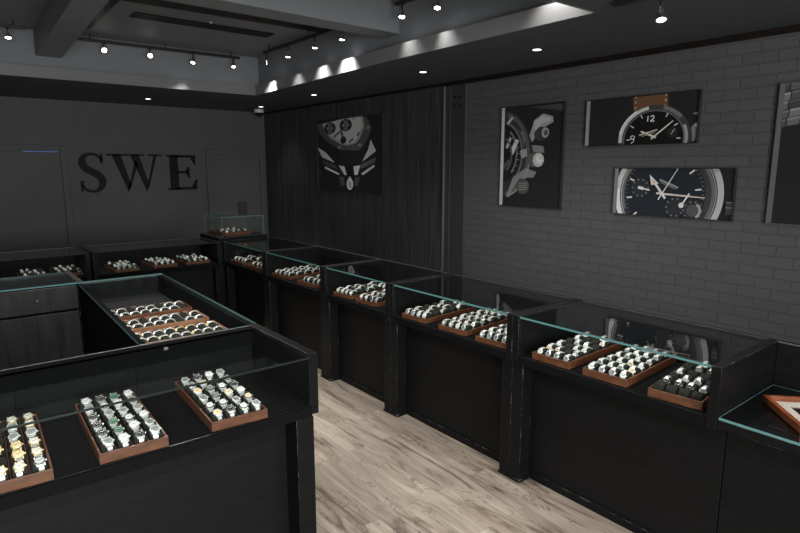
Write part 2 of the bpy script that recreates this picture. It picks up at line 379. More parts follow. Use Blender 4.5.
# ceiling: lower soffit ring around a coffer, upper ceiling, beams
mb = MB()
edge = [(3.44, 2.28), (3.45, 4.4), (3.62, 7.72)]
mb.prism([edge[0], edge[1], edge[2], (3.62, BY), (WX, BY), (WX, 2.28)], SZ, LZ, 0)
mb.prism([(LX, 7.72), (3.62, 7.72), (3.62, BY), (LX, BY)], SZ, LZ, 0)
mb.prism([(LX, FY), (WX, FY), (WX, 2.28), (LX, 2.28)], SZ, LZ, 0)
mb.prism([(LX, 2.28), (-2.4, 2.28), (-2.4, 7.72), (LX, 7.72)], SZ, LZ, 0)
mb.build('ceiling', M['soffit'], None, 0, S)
mb = MB()   # pale upstand lip along the coffer edge
t = 0.012
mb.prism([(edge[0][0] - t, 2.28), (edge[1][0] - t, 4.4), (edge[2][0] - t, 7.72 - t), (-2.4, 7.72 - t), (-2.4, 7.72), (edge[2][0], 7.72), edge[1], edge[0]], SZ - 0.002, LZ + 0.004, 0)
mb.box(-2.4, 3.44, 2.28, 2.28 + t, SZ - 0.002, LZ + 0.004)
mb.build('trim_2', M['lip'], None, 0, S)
mb = MB()   # coffer side walls, set back behind the lip
d = 0.09
mb.prism([(edge[0][0] + d, 2.28 - d), (edge[1][0] + d, 4.4), (edge[2][0] + d, 7.72 + d), (WX, 7.72 + d), (WX, 2.28 - d)], LZ, CZ)
mb.box(LX, WX, 7.72 + d, BY, LZ, CZ)
mb.box(LX, WX, FY, 2.28 - d, LZ, CZ)
mb.box(LX, -2.4 - d, 2.28 - d, 7.72 + d, LZ, CZ)
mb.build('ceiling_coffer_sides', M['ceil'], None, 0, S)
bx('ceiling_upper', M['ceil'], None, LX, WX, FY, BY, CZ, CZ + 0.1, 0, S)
BZ = 3.227
mb = MB().prism([(-2.49, 4.33), (3.57, 4.435), (3.57, 4.685), (-2.49, 4.66)], BZ, CZ)
mb.build('ceiling_beam_across', M['ceil'], None, 0, S)
MB().prism([(0.93, 4.67), (1.155, 4.68), (1.285, 7.81), (1.035, 7.81)], BZ, CZ).build('ceiling_beam_lengthwise', M['ceil'], None, 0, S)
# dark brown trims: flat strips on the coffer ceiling and the strip over the brick
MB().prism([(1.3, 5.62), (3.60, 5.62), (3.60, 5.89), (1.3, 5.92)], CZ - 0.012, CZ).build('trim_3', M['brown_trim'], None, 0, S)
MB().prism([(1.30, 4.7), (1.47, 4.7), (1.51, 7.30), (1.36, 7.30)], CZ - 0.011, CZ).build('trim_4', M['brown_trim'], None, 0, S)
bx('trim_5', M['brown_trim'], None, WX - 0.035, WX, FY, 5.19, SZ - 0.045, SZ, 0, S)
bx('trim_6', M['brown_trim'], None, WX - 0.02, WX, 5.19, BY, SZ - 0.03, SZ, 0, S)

# back wall doors / recessed panels
def back_door(n, x0, x1, z1, lit=False):
    r = bpy.data.objects.new('door_%d' % n, None); COL.objects.link(r); r['kind'] = S
    w = 0.085
    f = MB().box(x0, x0 + w, BY - 0.04, BY, 0, z1).box(x1 - w, x1, BY - 0.04, BY, 0, z1).box(x0 + w, x1 - w, BY - 0.04, BY, z1 - w, z1)
    f.build('door_frame', M['wall'], r, 0.006, S)
    bx('door_panel', M['wall'], r, x0 + w + 0.006, x1 - w - 0.006, BY - 0.022, BY, 0, z1 - w - (0.014 if lit else 0.004), 0.002, S)
    if lit: bx('light_gap', M['blue_glow'], r, x0 + 0.75, x1 - w - 0.02, BY - 0.006, BY, z1 - w - 0.012, z1 - w, 0, S)
back_door(1, 0.30, 1.60, 2.315, True)
back_door(2, 3.72, 4.80, 2.30)
bx('baseboard_back', M['wall_dim'], None, LX, WX, BY - 0.015, BY, 0, 0.1, 0, S)

# the sign: three serif letters
sign = thing('wall_sign', 'black serif letters SWE mounted on the charcoal back wall', 'sign', (0, BY, 0))
def stroke(path, half):   # variable-width ribbon outline -> polygon strips (x, z)
    return path, half
def letter(polys, x0, z0, w, h):
    mb = MB()
    for p in polys: mb.prism([(x0 + a * w, z0 + b * h) for a, b in p], -0.035, -0.002, axis='y')
    return mb.build('letter', M['letter'], sign)
E_ = [[(0.10, 0), (0.36, 0), (0.36, 1), (0.10, 1)], [(0, 0), (0.42, 0), (0.42, 0.045), (0, 0.045)], [(0, 0.955), (0.42, 0.955), (0.42, 1), (0, 1)],
      [(0.30, 0.93), (0.95, 0.93), (0.95, 1), (0.30, 1)], [(0.80, 0.93), (0.95, 0.93), (0.95, 0.73), (0.91, 0.73)],
      [(0.30, 0.47), (0.70, 0.47), (0.70, 0.54), (0.30, 0.54)], [(0.62, 0.54), (0.70, 0.66), (0.735, 0.66), (0.735, 0.35), (0.70, 0.35), (0.62, 0.47)],
      [(0.30, 0), (0.95, 0), (0.95, 0.07), (0.30, 0.07)], [(0.80, 0.07), (0.94, 0.28), (1.0, 0.28), (0.95, 0.0)]]
letter(E_, 3.055, 1.622, 0.50, 0.575)
W_ = [[(0.09, 0.98), (0.24, 0.98), (0.40, 0.16), (0.345, 0)], [(0.345, 0), (0.40, 0.16), (0.535, 0.70), (0.50, 0.86)], [(0.345, 0), (0.33, 0), (0.36, 0.25), (0.40, 0.16)],
      [(0.42, 0.98), (0.565, 0.98), (0.735, 0.16), (0.68, 0)], [(0.68, 0), (0.735, 0.16), (0.905, 0.98), (0.855, 0.98)],
      [(0, 0.955), (0.35, 0.955), (0.35, 1), (0, 1)], [(0.36, 0.955), (0.66, 0.955), (0.66, 1), (0.36, 1)], [(0.75, 0.955), (1, 0.955), (1, 1), (0.75, 1)]]
letter(W_, 2.150, 1.618, 0.83, 0.585)
def s_letter(x0, z0, w, h):
    ctrl = [(0.86, 0.80, .03), (0.80, 0.90, .045), (0.62, 0.965, .04), (0.45, 0.975, .045), (0.24, 0.91, .075), (0.16, 0.77, .105), (0.25, 0.63, .115), (0.46, 0.535, .115),
            (0.70, 0.44, .115), (0.84, 0.30, .110), (0.80, 0.14, .085), (0.62, 0.04, .05), (0.42, 0.025, .04), (0.22, 0.08, .045), (0.10, 0.20, .03)]
    pts = []
    for i in range(len(ctrl) - 1):
        p0 = ctrl[max(i - 1, 0)]; p1 = ctrl[i]; p2 = ctrl[i + 1]; p3 = ctrl[min(i + 2, len(ctrl) - 1)]
        for k in range(6):
            u = k / 6
            pts.append([0.5 * ((2 * p1[j]) + (-p0[j] + p2[j]) * u + (2 * p0[j] - 5 * p1[j] + 4 * p2[j] - p3[j]) * u * u + (-p0[j] + 3 * p1[j] - 3 * p2[j] + p3[j]) * u ** 3) for j in range(3)])
    pts.append(list(ctrl[-1]))
    L, Rr = [], []
    for i, p in enumerate(pts):
        a = pts[max(i - 1, 0)]; b = pts[min(i + 1, len(pts) - 1)]
        dx = (b[0] - a[0]) * w; dz = (b[1] - a[1]) * h; l = math.hypot(dx, dz) or 1
        nx, nz = -dz / l, dx / l
        L.append((x0 + p[0] * w + nx * p[2] * w * 1.2, z0 + p[1] * h + nz * p[2] * w * 1.2)); Rr.append((x0 + p[0] * w - nx * p[2] * w * 1.2, z0 + p[1] * h - nz * p[2] * w * 1.2))
    mb = MB(); n = len(L)
    vs = [(q[0], yy, q[1]) for yy in (-0.035, -0.002) for q in L + Rr]
    fs = []
    for i in range(n - 1):
        fs += [(i, i + 1, n + i + 1, n + i), (2 * n + i, 3 * n + i, 3 * n + i + 1, 2 * n + i + 1), (i, 2 * n + i, 2 * n + i + 1, i + 1), (n + i, n + i + 1, 3 * n + i + 1, 3 * n + i)]
    fs += [(0, n, 3 * n, 2 * n), (n - 1, 3 * n - 1, 4 * n - 1, 2 * n - 1)]
    mb.add(vs, fs)
    mb.prism([(x0 + .80 * w, z0 + .74 * h), (x0 + .90 * w, z0 + .74 * h), (x0 + .90 * w, z0 + .99 * h), (x0 + .85 * w, z0 + .99 * h)], -0.035, -0.002, axis='y')
    mb.prism([(x0 + .06 * w, z0 + .01 * h), (x0 + .11 * w, z0 + .01 * h), (x0 + .16 * w, z0 + .30 * h), (x0 + .06 * w, z0 + .30 * h)], -0.035, -0.002, axis='y')
    mb.build('letter', M['letter'], sign)
s_letter(1.735, 1.612, 0.39, 0.60)

# ------------------------------------------------------------------ display cases
def case(label, loc, rz, w, dims=None, left_stile=True, right_stile=True, edge='front', depth=0.69, stile=0.085, end=0.048,
         left_end=True, right_end=True, back='doors', recess=0.107, top=1.095, group='glass topped display cases'):
    """local x: along the case as the customer sees it, y: away from the customer, origin at the front left floor corner"""
    t = thing('display_case', label, 'display case', loc, rz, group)
    ls = stile if left_stile else 0; rs = stile if right_stile else 0
    bx('base_panel', M['black_flat'], t, 0.001, w - 0.001, recess, depth - 0.06, 0.05, 0.789)
    bx('plinth', M['black'], t, 0.001, w - 0.001, recess - 0.012, depth - 0.08, 0, 0.05, 0.003)
    if left_stile: MB().box(0.001, ls, 0, recess - .013, 0.018, 0.789).box(-0.004 if False else 0.0, ls + 0.005, -0.006, recess - .013, 0, 0.018).build('stile', M['black'], t, 0.002)
    if right_stile: MB().box(w - rs, w - 0.001, 0, recess - .013, 0.018, 0.789).box(w - rs - 0.005, w, -0.006, recess - .013, 0, 0.018).build('stile', M['black'], t, 0.002)
    a = end if left_end else 0.0; b = w - (end if right_end else 0.0)
    bx('deck', M['deck'], t, a, b, -0.006, depth, 0.79, 0.84, 0.002)
    if left_end: bx('end_panel', M['black'], t, 0.001, a, -0.012, depth, 0.79, top, 0.002)
    if right_end: bx('end_panel', M['black'], t, b, w - 0.001, -0.012, depth, 0.79, top, 0.002)
    pane('glass_top', t, a + .001, b - .001, -0.003, depth - 0.034, top - 0.013, top - 0.001, 'z', edge)
    pane('front_glass', t, a + .001, b - .001, 0.002, 0.007, 0.841, top - 0.013, 'y', 'glass_edge_dk', 'glass_low')
    if back == 'doors':
        bx('back_rail', M['black'], t, a, b, depth - 0.03, depth, top - 0.03, top, 0.002)
        m = (a + b) / 2
        bx('sliding_door', M['black_flat'], t, a, m + 0.03, depth - 0.016, depth - 0.006, 0.841, top - 0.03, 0.001)
        bx('sliding_door', M['black_flat'], t, m - 0.03, b, depth - 0.029, depth - 0.019, 0.841, top - 0.03, 0.001)
        bx('back_highlight', M['trim_highlight'], t, a, b, depth - 0.034, depth - 0.029, top - 0.006, top + 0.001, 0)  # strip paints in the highlight on the worn top edge of the rail
    return t

FX = 2.728
Q = -math.pi / 2
bounds = [6.93, 5.77, 4.54, 3.53, 2.27, 1.04]
names = ['farthest black glass case along the wall, beside the corner pedestal', 'second black glass case from the far corner, holding two wooden trays',
         'third black glass case from the far corner, narrowest, with two trays', 'fourth black glass case from the far corner, three trays, before the brick',
         'nearest glass topped case along the wall, reflecting the chronograph picture']
wallcase = []
for i in range(5):
    wallcase.append(case(names[i], (FX, bounds[i], 0), Q, bounds[i] - bounds[i + 1], right_stile=(i != 4), group='glass cases along the brick wall'))

# low open-topped counter at the near end of the run
t = thing('display_counter', 'low open counter with glass top and black back riser at frame edge', 'display counter', (FX, 1.04, 0), Q)
bx('base_panel', M['black_flat'], t, 0.004, 1.55, 0.107, 0.63, 0.05, 0.80)
bx('plinth', M['black'], t, 0.004, 1.55, 0.095, 0.61, 0, 0.05, 0.003)
bx('deck', M['black'], t, 0.001, 1.55, -0.006, 0.68, 0.80, 0.845, 0.002)
pane('glass_top', t, 0.004, 1.55, -0.008, 0.645, 0.8455, 0.858, 'z', 'front')
MB().box(0.0045, 0.0085, -0.006, 0.645, 0.8585, 0.8592).build('polished_edge', M['glass_edge_mid'], t); MB().box(0.0085, 1.55, 0.6405, 0.645, 0.8585, 0.8592).build('polished_edge', M['glass_edge_mid'], t)
bx('back_riser', M['black_flat'], t, 0.001, 1.55, 0.66, 0.69, 0.845, 1.095, 0.002)
bx('back_highlight', M['trim_highlight'], t, 0.001, 1.55, 0.655, 0.66, 1.089, 1.096, 0)

# foreground island case
G0 = -0.62
GW = 1.39 - G0
g = thing('display_case', 'large black island case in the foreground holding three wooden trays', 'display case', (G0, 2.356, 0), 0)
bx('base_panel', M['black_flat'], g, 0.0, GW - 0.09, 0.12, 0.66, 0.05, 0.789)
bx('plinth', M['black'], g, 0.0, GW - 0.09, 0.105, 0.66, 0, 0.05, 0.003)
bx('stile', M['black'], g, GW - 0.145, GW - 0.05, 0.0, 0.66, 0, 0.789, 0.002)
bx('deck', M['deck'], g, 0.0, GW - 0.058, -0.004, 0.70, 0.79, 0.84, 0.002)
bx('end_panel', M['black'], g, GW - 0.055, GW - 0.004, 0.026, 0.715, 0.785, 1.10, 0.003)
pane('glass_top', g, 0.0, GW - 0.06, 0.004, 0.645, 1.083, 1.093, 'z', 'glass_edge_dk', 'glass_mid')
pane('front_glass', g, 0.0, GW - 0.06, 0.012, 0.018, 0.841, 1.082, 'y', 'glass_edge_dk', 'glass_low')
bx('back_rail', M['deck'], g, 0.0, GW - 0.058, 0.645, 0.70, 1.005, 1.096, 0.003)
xs = [0.0, 0.75, 1.32, GW - 0.06]
for k in range(3): bx('sliding_door', M['black_flat'], g, xs[k], xs[k + 1] + (0.05 if k < 2 else 0), 0.665 + 0.012 * (k % 2), 0.675 + 0.012 * (k % 2), 0.841, 1.004, 0.0015)
bx('back_highlight', M['trim_highlight'], g, 0.0, GW - 0.06, 0.694, 0.700, 1.0955, 1.099, 0)  # rail edge highlight, built in as a thin pale strip

# sunken glass-topped case behind it (its long sides run slightly off square)
def shear(mb, y0, k=0.030): 
    mb.v = [(x + k * (yy - y0), yy, z) for x, yy, z in mb.v]; return mb
rc = thing('display_case', 'sunken flat glass topped case full of watches behind the foreground island', 'display case', (0, 3.075, 0), 0)
X0, X1, YD = 0.745, 1.385, 2.03
shear(MB().box(X0, X0 + .035, 0.03, YD, 0.05, 1.082), 0).build('side_panel', M['deck'], rc, 0.002)
shear(MB().box(X1 - .035, X1, 0.03, YD, 0.05, 1.082), 0).build('side_panel', M['deck'], rc, 0.002)
shear(MB().box(X0, X1, 0.0, .03, 0.05, 1.082), 0).build('front_panel', M['black_flat'], rc, 0.002)
shear(MB().box(X0 + .036, X1 - .036, YD - .035, YD, 0.05, 1.082), 0).build('back_panel', M['black_flat'], rc, 0.002)
shear(MB().box(X0 + .035, X1 - .035, .03, YD - .036, 0.90, 0.94), 0).build('deck', M['deck_grey'], rc, 0.0)
shear(MB().box(X0, X1, 0.0, YD, 0.0, 0.05), 0).build('plinth', M['black'], rc, 0.0)
shear(MB().box(X0 - .004, X1 + .004, -.004, YD + .004, 1.083, 1.097, faces=[0, 0, 1, 1, 1, 1]), 0).build('glass_top', [M['glass_low'], M['glass_edge_mid']], rc)

# staff-side island with drawer at the left
ls = thing('display_case', 'staff side island case with locked drawer and grained panel, at left', 'display case', (-0.9, 5.12, 0), 0)
LW = 1.75
bx('carcass', M['black_flat'], ls, 0, LW, 0.03, 0.62, 0.05, 0.86, 0)
bx('plinth', M['black'], ls, 0, LW, 0.05, 0.6, 0, 0.05)
bx('corner_post', M['black'], ls, LW - 0.045, LW, 0, 0.62, 0.0, 1.097, 0.003)
for a, b in ((0.05, 0.86), (0.865, LW - 0.05)):
    dr = bx('drawer', M['grain'], ls, a, b, 0.0, 0.03, 0.885, 1.07, 0.003)
    MB().cyl(((a + b) / 2 + 0.14, 0.0, 0.985), ((a + b) / 2 + 0.14, -0.006, 0.985), 0.009, n=12).build('lock', M['chrome'], dr)
    bx('cupboard_door', M['grain'], ls, a, b, 0.006, 0.03, 0.08, 0.865, 0.003)
bx('deck', M['deck'], ls, 0, LW - 0.046, 0.031, 0.62, 0.861, 0.885, 0)
bx('back_rail', M['black_flat'], ls, 0, LW - 0.046, 0.59, 0.62, 0.886, 1.083, 0.002)
pane('glass_top', ls, 0, LW - 0.047, -0.005, 0.588, 1.084, 1.096, 'z')

# cases along the back wall
case('rear glass case with three small trays below the letters', (1.24, 6.85, 0), 0, 1.43, edge='glass_edge_dk', group='glass cases before the back wall', depth=0.62)
case('rear glass case left of the letters, behind the staff island', (-1.0, 6.85, 0), 0, 2.22, edge='glass_edge_dk', group='glass cases before the back wall', depth=0.62)
# corner pedestal and the small glass box on it
cp = thing('corner_pedestal', 'black corner pedestal carrying the small glass box', 'pedestal', (2.70, 6.94, 0))
bx('body', M['black_flat'], cp, -0.02, 0.62, 0.0, 0.64, 0.05, 1.10, 0.003)
bx('pedestal_top', M['black'], cp, -0.022, 0.625, -0.004, 0.645, 1.10, 1.135, 0.003)
bx('plinth', M['black'], cp, -0.01, 0.6, 0.02, 0.6, 0, 0.05, 0.003)
gb = thing('glass_display_box', 'small clear glass box on the corner pedestal', 'display box', (2.735, 6.955, 1.1355))
bw, bd, bh = 0.555, 0.60, 0.25
pane('glass_side', gb, 0, bw, 0, 0.006, 0, bh - 0.006, 'y', 'glass_edge', 'glass_mid'); pane('glass_side', gb, 0, bw, bd - 0.006, bd, 0, bh - 0.006, 'y', 'glass_edge', 'glass_mid')
pane('glass_side', gb, 0, 0.006, 0.0065, bd - 0.0065, 0, bh - 0.006, 'x', 'glass_edge', 'glass_mid'); pane('glass_side', gb, bw - 0.006, bw, 0.0065, bd - 0.0065, 0, bh - 0.006, 'x', 'glass_edge', 'glass_mid')
pane('glass_lid', gb, 0, bw, 0, bd, bh - 0.0055, bh, 'z', 'glass_edge', 'glass_mid')
cd = thing('counter_card', 'small brown card standing on top of the glass box', 'card', (3.165, 7.30, 1.386), R(-8))
MB().obox(-0.065, 0.065, -0.002, 0.002, 0.0, 0.165, Matrix.Rotation(R(-8), 4, 'X')).build('card_face', M['card'], cd)
MB().obox(-0.02, 0.02, -0.001, 0.001, 0.0, 0.12, Matrix.Translation((0, 0.04, 0)) @ Matrix.Rotation(R(14), 4, 'X')).build('easel_leg', M['card'], cd)

# picture frame lying on the low counter
pf = thing('picture_frame', 'red brown wooden frame with beige mat lying on the low counter', 'picture frame', (3.085, 0.985, 0.859), math.atan2(-0.227, -0.25))
fw_, fh_, fb, ft = 0.36, 0.42, 0.022, 0.034
f = MB()
f.box(0, fw_, 0, fb, 0, ft).box(0, fw_, fh_ - fb, fh_, 0, ft).box(0, fb, fb, fh_ - fb, 0, ft).box(fw_ - fb, fw_, fb, fh_ - fb, 0, ft)
f.build('frame', M['frame_red'], pf, 0.002)
f = MB(); m_ = 0.085
f.box(fb, fw_ - fb, fb, m_, 0.006, 0.012).box(fb, fw_ - fb, fh_ - m_, fh_ - fb, 0.006, 0.012).box(fb, m_, m_, fh_ - m_, 0.006, 0.012).box(fw_ - m_, fw_ - fb, m_, fh_ - m_, 0.006, 0.012)
f.build('mat_board', M['mat_board'], pf)
bx('print', M['print_black'], pf, m_ - .004, fw_ - m_ + .004, m_ - .004, fh_ - m_ + .004, 0.004, 0.0075, 0)

# ------------------------------------------------------------------ watches, cushions and trays
LA, LB, LCZ = 0.038, 0.030, 0.0325                  # strap loop half-axes and centre height
TILT = {'up': R(112), 'front': R(153)}              # where the head sits on the loop: on top, or turned to the customer
T0 = TILT['up']

def loop_pt(t, k=1.0): return Vector((0, LA * k * math.cos(t), LCZ + LB * k * math.sin(t)))

def set_tilt(k):
    global T0, HEAD
    T0 = TILT[k]
    HEAD = Matrix.Translation(loop_pt(T0) + Vector((0, math.cos(T0), math.sin(T0))) * 0.002) @ Matrix.Rotation(T0 - math.pi / 2, 4, 'X') @ Matrix.Scale(1.0 if k == 'up' else 0.84, 4)
set_tilt('up')

def tf(mb, mat):
    mb.v = [tuple(mat @ Vector(p)) for p in mb.v]; return mb

def bracelet_mb(n, w, smooth=False):
    mb = MB(); gap = R(24)
    a0, a1 = T0 + gap, T0 + 2 * math.pi - gap
    for i in range(n):
        t0 = a0 + (a1 - a0) * i / n; t1 = a0 + (a1 - a0) * (i + 0.86) / n
        ww = w * (1.0 - 0.18 * math.sin(math.pi * i / n))
        q = []
        for t in (t0, t1):
            for k in (1.0, 1.0 + 0.11):
                p = loop_pt(t, k) if k == 1.0 else loop_pt(t) + Vector((0, math.cos(t), math.sin(t))) * 0.0042
                q += [(-ww / 2, p.y, p.z), (ww / 2, p.y, p.z)]
        mb.add(q, [(0, 1, 5, 4), (2, 6, 7, 3), (0, 2, 3, 1), (4, 5, 7, 6), (0, 4, 6, 2), (1, 3, 7, 5)])
    return mb

def case_mb(n=24):
    mb = MB()
    prof = [(0.0175, -0.004), (0.0195, -0.0025), (0.0205, 0.001), (0.0200, 0.004), (0.0188, 0.0062), (0.0165, 0.0062), (0.0160, 0.0050)]
    vs, fs = [], []
    for r, z in prof: vs += [(r * math.cos(2 * math.pi * i / n), r * math.sin(2 * math.pi * i / n), z) for i in range(n)]
    ring = []
    for k in range(len(prof) - 1): (ring if k in (3, 4) else fs).extend([(k * n + i, k * n + (i + 1) % n, (k + 1) * n + (i + 1) % n, (k + 1) * n + i) for i in range(n)])
    mb.add(vs, ring, 1, True)
    mb.add(vs, fs, 0, True); mb.add(vs[:n], [tuple(range(n - 1, -1, -1))])
    for sx in (-1, 1):
        for sy in (-1, 1): mb.box(sx * 0.0125 - 0.0018, sx * 0.0125 + 0.0018, min(sy * 0.014, sy * 0.0245), max(sy * 0.014, sy * 0.0245), -0.004, 0.002)
    return tf(mb, HEAD)

def dial_mb(n=24):
    mb = MB()
    vs = [(0.0161 * math.cos(2 * math.pi * i / n), 0.0161 * math.sin(2 * math.pi * i / n), 0.0050) for i in range(n)]
    mb.add(vs, [tuple(range(n))])
    for k in range(12):
        m = Matrix.Rotation(k * math.pi / 6, 4, 'Z')
        mb.obox(-0.0006, 0.0006, 0.0115, 0.0148, 0.0051, 0.0055, m, 1)
    mb.obox(-0.0009, 0.0009, -0.002, 0.0085, 0.0055, 0.0058, Matrix.Rotation(R(58), 4, 'Z'), 1)
    mb.obox(-0.0007, 0.0007, -0.002, 0.0125, 0.0059, 0.0062, Matrix.Rotation(R(-55), 4, 'Z'), 1)
    return tf(mb, HEAD)

def crown_mb(): return tf(MB().cyl((0.0200, 0, 0.0), (0.0242, 0, 0.0), 0.0032, n=10), HEAD)

_wm = {}
STRAP = {'steel': ('steel', 'steel'), 'gold': ('gold', 'gold'), 'two-tone': ('steel', 'gold'), 'leather-strapped': ('leather', 'steel'), 'brown-strapped': ('brownleather', 'gold')}
def watch_meshes(metal, dial, tilt, bez):
    k = (metal, dial, tilt, bez)
    set_tilt(tilt)
    if k not in _wm:
        s, c = STRAP[metal]
        mk = 'mark_dk' if dial in ('white', 'cream', 'silver', 'gold') else 'mark_lt'
        def shared(key, f):
            if key not in _wm: _wm[key] = f()
            return _wm[key]
        _wm[k] = [('bracelet' if s in ('steel', 'gold') else 'strap', shared(('b', s, tilt), lambda: bracelet_mb(17, 0.019).mesh('bracelet', M[s]))),
                  ('watch_case', shared(('c', c, tilt, bez), lambda: case_mb().mesh('watch_case', [M[c], M[bez or c]]))),
                  ('dial', shared(('d', dial, tilt), lambda: dial_mb().mesh('dial', [M['d_' + dial], M[mk]]))),
                  ('crown', shared(('r', c, tilt), lambda: crown_mb().mesh('crown', M[c])))]
    return _wm[k]

_fm = {}
def far_watch_mesh(metal, dial, tilt):
    k = (metal, dial, tilt)
    set_tilt(tilt)
    if k not in _fm:
        s, c = STRAP[metal]
        mb = bracelet_mb(11, 0.021)
        h = MB().cyl((0, 0, -0.004), (0, 0, 0.0055), 0.0205, 0.0175, n=14)
        tf(h, HEAD); mb.add(h.v, h.f, 1)
        dd = MB(); dd.add([(0.0155 * math.cos(2 * math.pi * i / 14), 0.0155 * math.sin(2 * math.pi * i / 14), 0.0058) for i in range(14)], [tuple(range(14))]); tf(dd, HEAD)
        mb.add(dd.v, dd.f, 2)
        _fm[k] = mb.mesh('wristwatch', [M[s], M[c], M['d_' + dial]], recalc=True)
    return _fm[k]

def cushion_mesh():
    mb = MB(); n = 18
    prof = [(-0.026, 0.72), (-0.0245, 0.92), (-0.021, 1.0), (0.021, 1.0), (0.0245, 0.92), (0.026, 0.72)]
    vs, fs = [], []
    for x, k in prof: vs += [(x, (LA - 0.0015) * k * math.cos(2 * math.pi * i / n), LCZ + (LB - 0.0015) * k * math.sin(2 * math.pi * i / n)) for i in range(n)]
    for k in range(len(prof) - 1): fs += [(k * n + i, (k + 1) * n + i, (k + 1) * n + (i + 1) % n, k * n + (i + 1) % n) for i in range(n)]
    mb.add(vs, fs, 0, True); mb.add(vs[:n], [tuple(range(n))]); mb.add(vs[-n:], [tuple(range(n))])
    return mb.mesh('watch_cushion', M['cushion'])
CUSH = cushion_mesh()

def place_watch(loc, rz, metal, dial, label, near, group, scale=1.0, tilt='front', bez=None):
    if near:
        o = thing('wristwatch', label, 'watch', loc, rz, group)
        for nm, me in watch_meshes(metal, dial, tilt, bez): link(nm, me, o)
    else:
        o = link('wristwatch', far_watch_mesh(metal, dial, tilt)); o.location = loc; o.rotation_euler = (0, 0, rz); tag(o, label, 'watch', group)
    o.scale = (scale,) * 3
    return o

def tray(label, short, loc, rz, pattern, palette, w=0.262, d=0.615, cols=4, near=True, mat='tray', dividers='both', turn=0.0, scale=1.0, h=0.044, kcol=None, cush=True, tilt='front'):
    if not cush and scale == 1.0: h = 0.034
    """pattern: one string per row from the front, one character per column from the customer's left; palette: list of (metal, dial)"""
    t = thing('watch_tray', label, 'tray', loc, rz, 'wooden watch trays')
    b = 0.0085; rows = len(pattern)
    f = MB().box(0, w, 0, b, 0, h).box(0, w, d - b, d, 0, h).box(0, b, b, d - b, 0, h).box(w - b, w, b, d - b, 0, h)
    f.box(b, w - b, b, d - b, 0.0, 0.004)
    f.build('tray_frame', M[mat], t, 0.0012)
    li = MB().box(b, w - b, b, d - b, 0.0042, 0.006)
    if not cush:       # padded rolls under the loops
        for r in range(rows):
            cy = b + (d - 2 * b) * (r + 0.5) / rows
            if turn == 0: 
                n = 10; vs = [(x, cy + 0.031 * scale * math.cos(2 * math.pi * i / n), 0.006 + (LCZ + 0.023 * math.sin(2 * math.pi * i / n)) * scale) for x in (b + .002, w - b - .002) for i in range(n)]
                li.add(vs, [(i, (i + 1) % n, (i + 1) % n + n, i + n) for i in range(n)] + [tuple(range(n)), tuple(range(n, 2 * n))], 0)
        if turn:
            for c in range(cols):
                cx = b + (w - 2 * b) * (c + 0.5) / cols; n = 10
                vs = [(cx + 0.031 * scale * math.cos(2 * math.pi * i / n), yy, 0.006 + (LCZ + 0.023 * math.sin(2 * math.pi * i / n)) * scale) for yy in (b + .002, d - b - .002) for i in range(n)]
                li.add(vs, [(i, (i + 1) % n, (i + 1) % n + n, i + n) for i in range(n)] + [tuple(range(n)), tuple(range(n, 2 * n))], 0)
    li.build('lining', M['lining'], t)
    dv = MB(); dh = h - 0.008
    if dividers in ('both', 'rows'):
        for r in range(1, rows): yy = b + (d - 2 * b) * r / rows; dv.box(b, w - b, yy - 0.0018, yy + 0.0018, 0.006, dh)
    if dividers in ('both', 'cols'):
        for c in range(1, cols): xx = b + (w - 2 * b) * c / cols; dv.box(xx - 0.0016, xx + 0.0016, b, d - b, 0.006, dh + 0.0005)
    if dv.v: dv.build('divider', M[mat], t)
    mw = Matrix.Translation(loc) @ Matrix.Rotation(rz, 4, 'Z')
    rnd = random.Random(sum(ord(ch) for ch in label) * 7)
    for r, row in enumerate(pattern):
        for c, ch in enumerate(row):
            if ch == '-': continue
            p = mw @ Vector((b + (w - 2 * b) * (c + 0.5) / cols, b + (d - 2 * b) * (r + 0.5) / rows, 0.0065))
            place = '%s row %s slot, %s' % (ORD[r + 1], ORD[c + 1], short)
            if ch != '0':
                if kcol and c in kcol: metal, dial = kcol[c][r % len(kcol[c])]
                else: metal, dial = palette[rnd.randrange(len(palette))]
                rr = rz + turn + R(rnd.uniform(-9, 9))
                place_watch(p, rr, metal, dial, '%s %s-dial wristwatch, %s' % (metal, dial, place), near, 'wristwatches on the trays', scale * rnd.uniform(0.93, 1.04), tilt, {'green': 'bezel_green', 'black': 'bezel_black'}.get(dial) or ('bezel_black' if metal == 'steel' and rnd.random() < 0.2 else None))
            if cush:
                o = link('watch_cushion', CUSH); o.location = p; o.rotation_euler = (0, 0, rz)
                tag(o, ('grey suede cushion under watch, ' if ch != '0' else 'empty grey suede cushion, ') + place, 'cushion', 'cushions in the watch trays')
    return t

DZ = 0.8405
A_, B_ = 'steel', 'two-tone'
P_steel = [(A_, 'white'), (A_, 'silver'), (A_, 'black'), (A_, 'white'), (A_, 'silver')]
P_green = P_steel + [(A_, 'green'), (A_, 'green'), (A_, 'white'), (A_, 'black')]
P_gold = [(B_, 'gold'), (B_, 'white'), ('gold', 'gold'), (B_, 'white'), (A_, 'silver')]
P_mix = [(A_, 'white'), (A_, 'cream'), (A_, 'silver'), (A_, 'white'), (A_, 'silver'), (A_, 'black'), (A_, 'white')]
full = ['1111'] * 6
